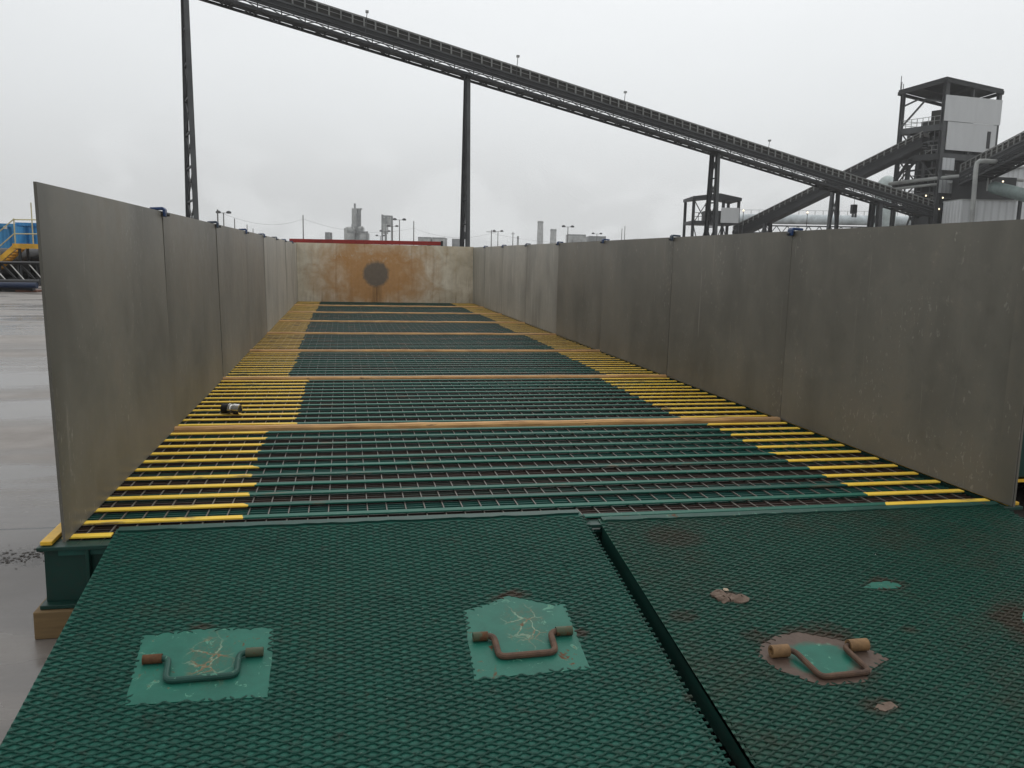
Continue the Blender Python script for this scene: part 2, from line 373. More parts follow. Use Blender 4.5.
M['tube_pale'] = steel('pale blue gallery tube', (.58, .63, .65))
M['far_grey'] = steel('plant grey', (.22, .23, .23))
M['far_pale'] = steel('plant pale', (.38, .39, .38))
M['pole'] = steel('weathered pole', (.075, .07, .062))
t = NT('lit lamp'); t.b.inputs['Emission Color'].default_value = (1, .82, .55, 1); t.b.inputs['Emission Strength'].default_value = 2.2; M['lamp'] = t.fin((.9, .85, .7), .4)
t = NT('blue container steel'); pos = t.obj(world=True); s = t.sep(pos); w = t.math('SINE', t.math('MULTIPLY', s[0], 22.0)); n = t.noise(pos, 1.5, 5)
c = t.mix(t.ramp(n, .35, .7), (.035, .21, .46), (.075, .33, .60)); t.bump(w, .8, .05); M['container'] = t.fin(c, .5)
t = NT('blue tank wagon paint'); n = t.noise(t.obj(world=True), 1.5, 5); M['blue_deep'] = t.fin(t.mix(n, (.005, .012, .035), (.010, .03, .085)), .5)
M['stair_yellow'] = simple('yellow stair paint', (.66, .36, .03), .5)
M['rail_pale'] = simple('pale yellow handrail', (.50, .46, .26), .5)
M['rail_white'] = simple('white lacing paint', (.6, .6, .57), .5)
M['timber_red'] = simple('red brown timber', (.14, .05, .03), .8)

# ------------------------------------------------------------------ ground
t = NT('wet concrete yard'); pos = t.obj(world=True); s = t.sep(pos)
big = t.noise(t.obj((.5, 1.0, 1), world=True), .55, 5, .6, .4); mid = t.noise(pos, 2.6, 7, .65); fine = t.noise(pos, 60, 4, .7); strk = t.noise(t.obj((.15, 1.6, 1), world=True), 1.1, 5, .6, .3)
c = t.mix(t.ramp(mid, .3, .7), (.180, .158, .140), (.280, .256, .236))
c = t.mix(t.math('MULTIPLY', t.ramp(strk, .42, .62), .55), c, (.125, .115, .105))
c = t.mix(t.math('MULTIPLY', t.ramp(fine, .5, .8), .35), c, (.12, .11, .10))
near = t.ramp(s[1], 5.2, 3.6)
wet = t.ramp(t.math('ADD', t.math('ADD', t.math('MULTIPLY', big, .6), t.math('MULTIPLY', strk, .4)), t.math('MULTIPLY', near, .10)), .44, .56)
c = t.mix(t.math('MULTIPLY', wet, .68), c, (.070, .061, .053))
sx_ = t.math('ADD', s[0], 1.5); sy_ = t.math('SUBTRACT', s[1], 3.82)
sd_ = t.math('SQRT', t.math('ADD', t.math('MULTIPLY', t.math('MULTIPLY', sx_, sx_), .25), t.math('MULTIPLY', t.math('MULTIPLY', sy_, sy_), 5.0)))
sk_ = t.ramp(t.math('ADD', sd_, t.math('MULTIPLY_ADD', t.noise(pos, 14, 6, .7), .9, -.45)), .30, .10)
c = t.mix(t.math('MULTIPLY', sk_, .8), c, (.035, .027, .021))
def joint(coord, off, pitch, wd):
    a = t.math('ABSOLUTE', t.math('SUBTRACT', t.math('FLOORED_MODULO', t.math('ADD', coord, off), pitch), pitch / 2)); return t.math('LESS_THAN', a, wd)
jn = t.math('MAXIMUM', joint(s[1], -4.23 + 2.9, 5.8, .012), joint(s[0], 2.6, 5.8, .012))
far_j = t.math('LESS_THAN', t.math('ABSOLUTE', t.math('SUBTRACT', s[1], 17.8)), .07)
jn = t.math('MAXIMUM', jn, far_j)
c = t.mix(t.math('MULTIPLY', jn, .85), c, (.02, .019, .018))
t.bump(t.math('MULTIPLY', fine, t.math('SUBTRACT', 1.0, wet)), .25, .006)
M['ground'] = t.fin(c, t.math('MULTIPLY_ADD', wet, -.38, .54))
g = MB()
E_ = 600
# one sheet, split finer near the deck
g.add([(-E_, -E_, GZ), (E_, -E_, GZ), (E_, E_, GZ), (-E_, E_, GZ)], [(0, 1, 2, 3)])
tag(g.build('ground', M['ground']), kind='structure')

# ------------------------------------------------------------------ deck
XL, XR = -0.966, 2.783
DXL, DXR = -1.02, 2.86
Y0, YB = 3.03, 18.29
Y1, SP = 4.906, 1.9697
beams = [Y1 + SP * k for k in range(7)]
deck = thing('wash_deck', (.92, 3.0, GZ), 'long green steel deck frame carrying the slatted floor', 'deck')
m = MB()   # front I-beam with stiffeners
m.box(DXL - .012, DXR + .012, 2.985, 3.05, -.026, -.012); m.box(DXL, DXR, 3.020, 3.032, -.22, -.026); m.box(DXL - .012, DXR + .012, 2.985, 3.05, -.234, -.22)
for x in (-.88, -.2, .6, 1.4, 2.2, 2.72): m.box(x, x + .012, 2.99, 3.02, -.22, -.026)
m.build('end_beam', M['green_dark'], deck, bevel=.002)
m = MB(); m.box(DXL, DXR, 18.36, 18.40, -.23, -.012); m.build('end_beam', M['green_dark'], deck)
for x0, x1, s_ in ((DXL, DXL + .012, -1), (DXR - .012, DXR, 1)):
    m = MB(); m.box(x0, x1, 3.034, 18.355, -.22, -.026)
    xa, xb = (x0 - .012, x0 + .06) if s_ < 0 else (x1 - .06, x1 + .012)
    m.box(xa, xb, 3.052, 18.355, -.234, -.22); m.box(xa, xb, 3.052, 18.355, -.026, -.012)
    m.build('side_beam', M['green_dark'], deck)
m = MB(); m.box(DXL + .02, DXR - .02, 3.04, 18.35, -.215, -.205); m.build('sump_floor', M['sump'], deck)
for x0, x1 in ((DXL - .004, XL - .02), (XR + .02, DXR + .004)):
    m = MB(); m.box(x0, x1, 3.0, 18.3, -.010, .004); m.build('edge_strip', M['yellow'], deck, bevel=.002)
for y in beams:
    m = MB(); prof = [(-.027, -.015), (-.027, .004), (-.017, .015), (.017, .015), (.027, .004), (.027, -.015)]
    n_ = 24; xs = np.linspace(DXL + .055, DXR - .085, n_ + 1)
    vs = []; wob = [random.uniform(-.004, .004) for _ in xs]
    for i, x in enumerate(xs):
        for py_, pz in prof: vs.append((x, y + py_ + wob[i] * .6, pz + wob[i] * .5))
    k = len(prof); fs = []
    for i in range(n_):
        for j in range(k): fs.append((i * k + j, i * k + (j + 1) % k, (i + 1) * k + (j + 1) % k, (i + 1) * k + j))
    fs.append(tuple(range(k - 1, -1, -1))); fs.append(tuple(n_ * k + j for j in range(k)))
    m.add(vs, fs); m.build('crossbar', M['crossbar'], deck)

ORD = ['first', 'second', 'third', 'fourth', 'fifth', 'sixth', 'seventh', 'eighth']
bl = [-.405, -.29, -.445, -.48, -.49, -.5, -.48, -.48]
br = [2.25, 2.135, 2.27, 2.33, 2.30, 2.38, 2.33, 2.28]
for b in range(8):
    ya = 3.0 if b == 0 else beams[b - 1] + .036
    yb = beams[b] - .036 if b < 7 else 18.28
    if b == 0: lab = 'slatted floor panel nearest the ramp, before the first rusty crossbar'
    elif b == 7: lab = 'slatted floor panel against the rust stained end wall'
    else: lab = 'slatted floor panel between the %s and %s rusty crossbar from the ramp' % (ORD[b - 1], ORD[b])
    gp = thing('grating_panel', (.92, ya, 0), lab, 'grating', 'slatted panels of the deck floor')
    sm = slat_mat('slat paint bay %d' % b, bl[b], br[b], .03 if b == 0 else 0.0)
    first = 3.068 if b == 0 else ya + .10
    k = 0
    while first + k * .1565 < yb - .05:
        yc = first + k * .1565
        dz = random.uniform(-.0015, .0015)
        for xa_, xb_ in (((DXL + .05, -.81), (.925, XR - .02)) if b == 0 and k == 0 else ((DXL + .055, XR - .02),)):
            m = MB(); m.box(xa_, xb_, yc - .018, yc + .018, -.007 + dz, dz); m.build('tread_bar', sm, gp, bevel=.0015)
        k += 1
    m = MB(); y = ya + .006
    while y < yb:
        m.box(DXL + .05, XR - .01, y, y + .006, -.05, -.018); y += .0285
    m.build('bearing_bars', M['bearing'], gp)
    m = MB(); x = DXL + .08 + random.uniform(0, .03)
    while x < XR - .03:
        sk = random.uniform(-.004, .004); m.bar((x, ya, -.0145), (x + sk, yb, -.0145), .0045, .005, (1, 0, 0)); x += .0768
    m.build('cross_rods', M['rod'], gp)

# ------------------------------------------------------------------ walls
TH = .010; H = 1.2077
edges = [2.995] + beams + [YB + .001]
HL = lambda y: H
mats_l = ['wall_dark', 'wall_dark', 'wall_mid', 'wall_mid', 'wall_pale', 'wall_pale', 'wall_pale', 'wall_pale']
mats_r = ['wall_dark', 'wall_dark', 'wall_dark', 'wall_dark', 'wall_pale', 'wall_pale', 'wall_pale', 'wall_pale']
def sheet(x, ya, yb, sgn, mat, parent):
    """slightly dished metal sheet standing on the deck; sgn +1 when its outer side is +x"""
    ny, nz = 14, 12; m = MB(); vs = []
    a = random.uniform(-.006, .006); ph = random.uniform(0, 6)
    for layer in (0, TH):
        for i in range(ny + 1):
            for j in range(nz + 1):
                u, w = i / ny, j / nz
                d = a * math.sin(math.pi * u) * math.sin(math.pi * w) + .0025 * math.sin(5 * u + ph + 2 * w)
                vs.append((x + sgn * (layer + d) + ((.022 * (1 - w) + .004) if sgn < 0 else 0.0), ya + (yb - ya) * u, .001 + (H - .001) * w))
    n2 = (nz + 1); N = (ny + 1) * n2; fs = []
    for i in range(ny):
        for j in range(nz):
            p = i * n2 + j; fs.append((p, p + n2, p + n2 + 1, p + 1)); fs.append((p + N, p + 1 + N, p + n2 + 1 + N, p + n2 + N))
    for i in range(ny):
        p = i * n2; fs.append((p, p + N, p + n2 + N, p + n2)); p += nz; fs.append((p, p + n2, p + n2 + N, p + N))
    for j in range(nz):
        fs.append((j, j + 1, j + 1 + N, j + N)); p = ny * n2 + j; fs.append((p, p + N, p + 1 + N, p + 1))
    m.add(vs, fs); return m.build('sheet', mat, parent)
def side_wall(x, sgn, mats, side):
    for i in range(8):
        gp_ = .006 if sgn < 0 else .0025
        ya, yb = edges[i] + (gp_ if i else (-.05 if sgn > 0 else 0)), edges[i + 1] - gp_
        where = 'at the open end' if i == 0 else ('in the corner by the rusty end wall' if i == 7 else '%s from the open end' % ORD[i])
        g_ = 'grey metal panels of the %s wall' % side
        p = thing('wall_panel', (x, (ya + yb) / 2, 0), 'grey metal panel of the %s wall, %s' % (side, where), 'wall panel', g_)
        sheet(x, ya, yb, sgn, M[mats[i]], p)
        m = MB(); ym = (ya + yb) / 2; m.box(*sorted((x + sgn * (TH + .006), x + sgn * (TH + .042))), ym - .03, ym + .03, .006, H - .03); m.build('back_post', M['wall_edge'], p)
        if i == 0:   # folded flange at the free edge
            m = MB()
            if sgn > 0: m.box(x - .009, x - .0045, ya + .001, ya + .10, .006, H - .004)
            if sgn > 0: m.build('edge_flange', M['wall_dark'], p)
        if i: # seam gap strip behind the joint
            m = MB(); xo = .003 if sgn < 0 else 0.0; m.box(*sorted((x + sgn * (TH * .6) + xo, x + sgn * (TH * .9) + xo)), edges[i] - .0065, edges[i] + .0065, .014, H - .004); m.build('seam_strip', M['black'], p)
side_wall(XL, -1, mats_l, 'left')
side_wall(XR, 1, mats_r, 'right')
# blue clamps saddled over the wall top at each seam
for x, sgn, side in ((XL, -1, 'left'), (XR, 1, 'right')):
    for i in range(1, 8):
        y = edges[i]
        o = thing('clamp', (x, y, H), 'blue clamp over the %s wall top at the %s seam from the open end' % (side, ORD[i - 1]), 'clamp', 'blue clamps along the wall tops')
        m = MB(); xa, xb = (x - .055, x + .024) if sgn < 0 else (x - .024, x + .055)
        prof = [(xa, H + .004), (xa, H + .018), (xb - .012, H + .022), (xb, H + .010), (xb, H - .030), (xb - .012, H - .030), (xb - .014, H + .006)] if sgn < 0 else [(xb, H + .004), (xb, H + .018), (xa + .012, H + .022), (xa, H + .010), (xa, H - .030), (xa + .012, H - .030), (xa + .014, H + .006)]
        m.prism([(px, y - .028, pz) for px, pz in prof], (0, 1, 0), .056)
        m.build('saddle', M['blue'] if i % 3 != 2 else M['blue_worn'], o, bevel=.004)
        m = MB(); xm = x - sgn * .026; m.tube([(xm - sgn * .002, y, H - .018), (xm - sgn * .016, y, H - .018)], .009, 8); m.build('screw', M['steel_mid'], o)
# end wall
ew = thing('end_wall', (.91, YB, 0), 'rust stained end wall panel with round grey mark in its middle', 'wall panel')
m = MB(); m.box(XL - .012, XR + .012, YB, YB + .025, -.06, H + .012); m.build('sheet', M['backwall'], ew)
m = MB(); m.box(.684, .690, YB - .004, YB - .0005, .02, .31); m.build('seam_strip', M['rust'], ew)
# red boom resting on trestles behind the end wall
rb = thing('red_beam', (.5, 20.5, GZ), 'long red box beam on stands behind the end wall', 'beam')
pa, pb = at(290, 240.6, 20.6), at(441, 243.6, 20.6)
m = MB(); m.bar(pa, pb, .14, .095); m.build('boom', M['red'], rb, bevel=.006)
d_ = (pb - pa).normalized(); m = MB(); m.bar(pb + d_ * .002, pb + d_ * .05, .15, .125); m.build('end_cap', M['black'], rb)
for k in (.08, .5, .92):
    q = pa.lerp(pb, k); m = MB(); m.bar((q.x, q.y, GZ), (q.x, q.y, q.z - .05), .08, .08); m.build('stand', M['steel_mid'], rb)

# ------------------------------------------------------------------ ramp
SL = .1609
def rz(y): return -SL * (3.06 - y)
NRM = Vector((0, -SL, 1)).normalized()
def rp(x, y, h=0.0): return Vector((x, y, rz(y))) + NRM * h
patch1 = [(-.569, 2.422), (-.415, 2.44), (-.215, 2.422), (-.207, 2.122), (-.375, 2.128), (-.547, 2.133)]
patch2 = [(.365, 2.453), (.44, 2.478), (.521, 2.522), (.60, 2.475), (.681, 2.453), (.674, 2.139), (.35, 2.129)]
patch3 = [(1.20, 2.125), (1.235, 2.18), (1.30, 2.215), (1.383, 2.225), (1.477, 2.185), (1.54, 2.15), (1.575, 2.07), (1.50, 2.035), (1.447, 1.985), (1.316, 1.985), (1.274, 2.02), (1.23, 2.06)]
bare_a = [(1.75, 2.448), (1.80, 2.475), (1.86, 2.478), (1.90, 2.45), (1.87, 2.432), (1.80, 2.436)]
bare_b = [(1.405, 1.875), (1.43, 1.892), (1.47, 1.895), (1.475, 1.872), (1.43, 1.862)]
bare_c = [(2.165, 2.20), (2.22, 2.255), (2.36, 2.27), (2.40, 2.12), (2.28, 2.09), (2.19, 2.15)]
def inside(px, py, poly):
    r = np.zeros(px.shape, bool); n = len(poly)
    for i in range(n):
        x1, y1 = poly[i]; x2, y2 = poly[(i + 1) % n]
        c_ = ((y1 > py) != (y2 > py)) & (px < (x2 - x1) * (py - y1) / (y2 - y1 + 1e-12) + x1); r ^= c_
    return r
LW, SW = .052, .0262
def expanded_mesh(x0, x1, ya, yb, holes, mat, parent, skew=0.0, shift=0.0):
    """raised expanded metal: zigzag ribbons that meet at flat knuckles"""
    nr = int((yb - ya) / (SW / 2)); per = int(math.ceil((x1 - x0) / LW))
    pts_u = []
    for c_ in range(per):
        for (u, s_) in ((0.0, 1), (.17, 1), (.5, -1), (.67, -1)): pts_u.append(((c_ + u) * LW, s_))
    pts_u = np.array(pts_u); npt = len(pts_u)
    V, Fc = [], []
    amp = SW * .205; base = 0
    for r in range(nr):
        yc = ya + (r + .5) * SW / 2
        sg = 1 if r % 2 == 0 else -1
        X = x0 + pts_u[:, 0] + rng.normal(0, .0006, npt); s_ = pts_u[:, 1] * sg
        Y = yc + s_ * amp + rng.normal(0, .0004, npt) + skew * (X - x0)
        hw = .0040
        knz = .0024
        zf = .0030 + np.where(s_ > 0, 0.0, knz * .5); zb = .0020 + np.where(s_ > 0, knz * .4, 0.0)
        zf = zf + rng.normal(0, .0003, npt)
        rings = []
        for (dy, z) in ((-hw, zf), (hw, zb), (hw, zb - .0032), (-hw, zf - .0032)):
            rings.append(np.stack([X, Y + dy, z], 1))
        R = np.stack(rings, 1)                       # npt,4,3
        mid = (R[:-1, 0] + R[1:, 1]) / 2
        ok = (mid[:, 1] > ya) & (mid[:, 1] < yb) & (R[1:, 0, 0] < x1 + .013)
        for h in holes: ok &= ~inside(mid[:, 0], mid[:, 1], h)
        P = R.reshape(-1, 3)
        idx = np.nonzero(ok)[0]
        for (p, q) in ((0, 1), (1, 2), (3, 0)):
            f = np.stack([idx * 4 + p, (idx + 1) * 4 + p, (idx + 1) * 4 + q, idx * 4 + q], 1) + base
            Fc.append(f)
        V.append(P); base += len(P)
    V = np.concatenate(V); Fc = np.concatenate(Fc)
    h = V[:, 2].copy() + .0012
    W = np.empty_like(V); W[:, 0] = V[:, 0]; W[:, 1] = V[:, 1] + NRM.y * h; W[:, 2] = -SL * (3.06 - V[:, 1]) + NRM.z * h
    o0 = world_origin(parent); W -= np.array(o0)
    me = bpy.data.meshes.new('expanded_mesh'); me.vertices.add(len(W)); me.vertices.foreach_set('co', W.astype(np.float32).ravel())
    me.loops.add(Fc.size); me.loops.foreach_set('vertex_index', Fc.astype(np.int32).ravel())
    me.polygons.add(len(Fc)); me.polygons.foreach_set('loop_start', (np.arange(len(Fc)) * 4).astype(np.int32)); me.polygons.foreach_set('loop_total', np.full(len(Fc), 4, np.int32))
    me.update(calc_edges=True); me.validate()
    me.shade_smooth()
    ob = bpy.data.objects.new('expanded_mesh', me); COL.objects.link(ob); ob.parent = parent; me.materials.append(mat)
    return ob
def ramp_panel(x0, x1, label, holes, mat, skew, yE):
    yA = .93
    o = thing('ramp_panel', ((x0 + x1) / 2, yA, GZ), label, 'ramp', 'two steel ramp panels up to the deck')
    m = MB(); m.prism([rp(x0, yA, -.007), rp(x1, yA, -.007), rp(x1, yE, -.007), rp(x0, yE, -.007)], NRM, .0075); m.build('deck_plate', M['plate_b'] if x0 > 0 else M['plate'], o)
    for xa, xb in ((x0, x0 + .012), (x1 - .012, x1)):
        m = MB(); ys = (.93, 2.97)
        vs = []
        for y in ys:
            for x in (xa, xb):
                vs += [rp(x, y, -.0085), (x, y, max(GZ + .005, rz(y) - .16))]
        m.add(vs, [(0, 1, 3, 2), (4, 6, 7, 5), (0, 4, 5, 1), (2, 3, 7, 6), (0, 2, 6, 4), (1, 5, 7, 3)])
        m.build('side_rail', M['green_dark'], o)
    m = MB(); vs = []; xs = np.linspace(x0 + .01, x1 - .01, 40)
    for x in xs:
        j = random.uniform(-.004, .004)
        vs += [rp(x, yE - .028 + j, .002), rp(x, yE - .028 + j, .009), rp(x, yE - .001, .010), rp(x, yE - .001, .002)]
    fs = []
    for i in range(len(xs) - 1):
        for k in range(4): fs.append((i * 4 + k, i * 4 + (k + 1) % 4, i * 4 + 4 + (k + 1) % 4, i * 4 + 4 + k))
    m.add(vs, fs); m.build('lip_bar', M['rust_green'] if x0 > 0 else M['green'], o)
    expanded_mesh(x0 + .002, x1 - .001, yA + .02, yE - .028, holes, mat, o, skew)
    return o
ra = ramp_panel(-.803, .916, 'left green ramp panel with two square handle patches', [patch1, patch2], M['mesh_a'], 0.0, 3.10)
rbp = ramp_panel(.972, 2.775, 'right green ramp panel worn brown with one rusty handle', [patch3, bare_a, bare_b, bare_c], M['mesh_b'], 0.012, 3.03)
def patch(poly, mat, parent, h=.0035, name='bare_patch', inset=1.03):
    cx = sum(p[0] for p in poly) / len(poly); cy = sum(p[1] for p in poly) / len(poly)
    pts = []
    n = len(poly)
    for i in range(n):
        (xa, ya), (xb, yb) = poly[i], poly[(i + 1) % n]; k = max(2, int(math.hypot(xb - xa, yb - ya) / .018))
        for j in range(k):
            f = j / k; x = xa + (xb - xa) * f; y = ya + (yb - ya) * f; e = inset + random.uniform(-.012, .02)
            pts.append(rp(cx + (x - cx) * e, cy + (y - cy) * e, 0.0008))
    m = MB(); m.prism(pts, NRM, h - .0008); return m.build(name, mat, parent)
patch(patch1, M['patch'], ra); patch(patch2, M['patch'], ra); patch(patch3, M['patch_core'], rbp)
for q in (bare_a, bare_c): patch(q, M['patch_rust'], rbp)
patch(bare_b, M['mud'], rbp)
def handle(xa, xb, yb, xi, xj, yf, rodmat, barmat, parent, br_=.016, rr=.0085, lean=0.0):
    o = bpy.data.objects.new('handle', None); COL.objects.link(o); o.parent = parent
    o.location = Vector(rp((xa + xb) / 2, yb)) - world_origin(parent)
    hb = br_ + .003
    for x0, x1 in ((xa, xi - .018), (xj + .018, xb)):
        m = MB(); a, b = rp(x0, yb, hb), rp(x1, yb, hb); d = (b - a).normalized()
        # open tube: outer, end ring and inner wall
        N = 16; vs = []; e1 = NRM.copy(); e2 = d.cross(e1)
        for p, r in ((a + d * .02, br_ * .55), (a, br_ * .62), (a, br_), (b, br_), (b, br_ * .62), (b - d * .02, br_ * .55)):
            for k in range(N):
                th = 2 * math.pi * k / N; vs.append(p + (e1 * math.cos(th) + e2 * math.sin(th)) * r)
        fs = [(i * N + k, i * N + (k + 1) % N, (i + 1) * N + (k + 1) % N, (i + 1) * N + k) for i in range(5) for k in range(N)]
        m.add(vs, fs); m.build('hinge_barrel', barmat, o, smooth=True)
    def arc(c_pts, n=5):
        out = []
        for i in range(1, len(c_pts) - 1):
            p0, p1, p2 = [Vector(c) for c in c_pts[i - 1:i + 2]]; R = .022
            a = p1 + (p0 - p1).normalized() * min(R, (p0 - p1).length / 2); b = p1 + (p2 - p1).normalized() * min(R, (p2 - p1).length / 2)
            for k in range(n + 1):
                f = k / n; out.append((a * (1 - f) + p1 * f) * (1 - f) + (p1 * (1 - f) + b * f) * f)
        return [Vector(c_pts[0])] + out + [Vector(c_pts[-1])]
    pts = arc([rp(xa + .012, yb, hb), rp(xi, yb, hb), rp(xi + .004 + lean, yf, .012), rp(xj + lean, yf + .004, .012), rp(xj, yb, hb), rp(xb - .012, yb, hb)])
    m = MB(); m.tube(pts, rr, 10); m.build('rod', rodmat, o, smooth=True)
    tag(o, parent['label'] and None)
    return o
h1 = handle(-.545, -.228, 2.297, -.477, -.293, 2.203, M['rust_green'], M['barrel_worn'], ra, .013, .0085, .003)
h2 = handle(.366, .668, 2.297, .428, .60, 2.202, M['rust'], M['barrel_worn'], ra, .014, .0095, -.004); tag(h2, 'rusty lifting handle on the peaked patch')
h3 = handle(1.228, 1.542, 2.122, 1.30, 1.462, 2.006, M['rust'], M['rust_tan'], rbp, .0185, .0085, .02); tag(h3, 'rusty lifting handle with tan barrels')
# pale tab added for light seen through the top of the ramp slot
m = MB(); m.prism([rp(.934, 2.985, -.02), rp(.969, 2.985, -.02), rp(.969, 3.012, -.02), rp(.934, 3.012, -.02)], NRM, .012); m.build('slot_light_tab', M['tab'], deck)

# small loose things
def clod(name, x, y, r, mat, label, cat, group=None, n=5):
    m = MB()
    for k in range(n):
        cx, cy = x + random.uniform(-r, r) * 1.2, y + random.uniform(-r, r) * .6; rr = r * random.uniform(.3, .6)
        prof = [(rr * 1.0, 0), (rr * .9, rr * .3), (rr * .5, rr * .6), (rr * .05, rr * .7)]
        vs = []; fs = []; N = 7
        for a, z in prof:
            for q in range(N):
                th = 2 * math.pi * q / N; j = random.uniform(.75, 1.2); vs.append(rp(cx + a * j * math.cos(th) * 1.3, cy + a * j * math.sin(th), z * random.uniform(.8, 1.2) + .002))
        for i in range(3):
            for q in range(N): fs.append((i * N + q, i * N + (q + 1) % N, (i + 1) * N + (q + 1) % N, (i + 1) * N + q))
        fs.append(tuple(3 * N + q for q in range(N))); m.add(vs, fs)
    o = m.build(name, mat, origin=rp(x, y)); return tag(o, label, cat, group)
clod('mud_clod', 1.235, 2.445, .045, M['mud'], 'brown mud clod lying on the right ramp panel near the slot', 'mud')
tag(clod('pebble', 1.26, 2.475, .016, simple('tan pebble', (.42, .33, .24), .8), 'small tan pebble on the mud clod', 'pebble', n=1), None)
for (x, y, lab) in ((1.93, 2.66, 'tiny pale pebble near the top of the right ramp panel'),):
    clod('pebble', x, y, .007, M['tab'], lab, 'pebble', n=1)
# hose coupling on the yellow slats
hc = thing('hose_coupling', (-.69, 5.34, 0), 'silver and black hose coupling lying on the yellow slats by the left wall', 'coupling')
c0 = Vector((-.742, 5.365, .034)); c1 = Vector((-.632, 5.325, .034)); d_ = (c1 - c0).normalized()
m = MB(); m.tube([c0, c0 + d_ * .045], [.031, .033], 16); m.build('rubber_sleeve', M['rubber'], hc, smooth=True)
m = MB(); m.tube([c0 + d_ * .046, c0 + d_ * .06, c0 + d_ * .061, c0 + d_ * .075, c0 + d_ * .076, c0 + d_ * .115], [.035, .035, .028, .028, .034, .032], 18); m.build('collar', M['chrome'], hc, smooth=True)
m = MB(); m.tube([c0 + d_ * .1155, c0 + d_ * .117], .022, 14); m.build('bore_shade', M['rubber'], hc)  # black disc painting the dark inside of the coupling end
# timber block under the front corner
m = MB(); m.box(-1.05, -.88, 2.97, 3.2, GZ, -.236); tag(m.build('timber_block', M['wood'], origin=(-.95, 3.03, GZ), bevel=.004), 'short timber block under the front left corner of the deck', 'timber')
m = MB(); m.box(2.70, 2.90, 2.93, 3.13, GZ, -.236); tag(m.build('timber_block', M['wood'], origin=(2.8, 3.03, GZ), bevel=.004), 'short timber block under the front right corner of the deck', 'timber')
# debris on the wet yard
m = MB()
for k in range(420):
    a = random.gauss(0, .16); x = -1.42 + random.gauss(-.05, .30) ; y = 3.82 + random.gauss(0, .055) + (x + 1.42) * .15
    r = random.uniform(.002, .009); th = random.uniform(0, 3.1); z = GZ + random.uniform(.001, .003)
    m.add([(x + r * math.cos(th + q) * (1.4 if q_ % 2 else .7), y + r * math.sin(th + q), z + (.001 if q_ == 1 else 0)) for q_, q in enumerate((0, 1.57, 3.14, 4.71))], [(0, 1, 2, 3)])
tag(m.build('leaf_litter', simple('wet brown litter', (.022, .015, .010), .7)), 'dark wet leaf litter on the concrete yard', 'litter', kind='stuff')
# green skid beside the deck on the right
sk = thing('green_skid', (3.9, 4.6, GZ), 'green steel skid box standing beyond the right wall', 'skid')
m = MB(); m.box(3.15, 4.6, 3.75, 6.5, -.11, .75); m.build('box', M['green_dark'], sk, bevel=.01)
m = MB(); m.box(3.13, 4.62, 3.738, 3.748, -.130, -.115); m.build('edge_strip', M['yellow'], sk)
m = MB(); m.box(3.2, 3.5, 3.8, 6.4, GZ, -.112); m.box(4.2, 4.55, 3.8, 6.4, GZ, -.112); m.build('runner', M['black'], sk)

# ------------------------------------------------------------------ conveyors
def gallery(name, A, B, T, W, label, group, ribbed=False, step=1.9):
    """inclined belt conveyor; A-B runs along the bottom chord centre line"""
    A, B = Vector(A), Vector(B); d = (B - A); L = d.length; d.normalize(); n = Vector((0, 0, 1)).cross(d).normalized(); Z = Vector((0, 0, 1))
    o = thing(name, A, label, 'conveyor', group)
    k = T / 2.4
    def pt(s, w, z): return A + d * s + n * w + Z * (z * k)
    m = MB()
    for w in (-W / 2, W / 2):
        m.bar(pt(0, w, .12), pt(L, w, .12), .16 * k, .24 * k); m.bar(pt(0, w, .50), pt(L, w, .50), .12 * k, .09 * k)
        s = 0; i = 0
        while s + step <= L:
            m.bar(pt(s, w, .2), pt(s + step / 2, w, .56), .08 * k, .07 * k); m.bar(pt(s + step / 2, w, .56), pt(s + step, w, .2), .08 * k, .07 * k)
            m.bar(pt(s, w, .0), pt(s, w, .9), .10 * k, .10 * k)
            s += step
    s = 0
    while s < L:
        m.bar(pt(s, -W / 2, .06), pt(s, W / 2, .06), .10 * k, .10 * k, d); m.bar(pt(s, -W / 2, .06), pt(min(s + step, L), W / 2, .06), .07 * k, .06 * k); s += step
    m.build('truss', M['steel'], o)
    m = MB()
    m.bar(pt(0, 0, .30), pt(L, 0, .30), W * .86, .08 * k); m.build('walkway', M['steel'], o)
    m = MB()
    zb_ = .10 if ribbed else .68
    m.bar(pt(0, -W / 2, (zb_ + 1.33) / 2), pt(L, -W / 2, (zb_ + 1.33) / 2), .10, (1.33 - zb_) * k)
    m.bar(pt(0, W * .02, 1.32), pt(L, W * .02, 1.32), W - .3, .06); m.build('side_panel', M['panel_dark'], o)
    m = MB()
    for w in (-W / 2 - .06, W / 2 + .06): m.bar(pt(0, w, 1.42), pt(L, w, 1.42), .16, .16 * k)
    m.bar(pt(0, -W / 2 - .06, .95), pt(L, -W / 2 - .06, .95), .13, .06 * k)
    m.build('chord', M['steel_mid'] if not ribbed else M['steel'], o)
    m = MB(); m.bar(pt(0, 0, 1.95), pt(L, 0, 1.95), W - .3, .78 * k); m.build('belt_guard', M['belt'], o)
    m = MB(); s = 0
    for w in (-W / 2 + .03, W / 2 - .03):
        m.bar(pt(0, w, 2.38), pt(L, w, 2.38), .10, .10); m.bar(pt(0, w, 1.95), pt(L, w, 1.95), .04, .04)
        s = 0
        while s <= L: m.bar(pt(s, w, 1.48), pt(s, w, 2.36), .13 if w < 0 else .07, .13 if w < 0 else .07); s += 1.0
    m.build('handrail', M['steel_post'], o)
    if ribbed:
        m = MB()
        for w in np.linspace(-W / 2 + .2, W / 2 - .2, 6): m.bar(pt(0, w, -.03), pt(L, w, -.03), .14, .14)
        m.build('underside_ribs', M['steel_mid'], o)
    return o, pt, L, n, d
W1 = 2.0; T1 = 2.08
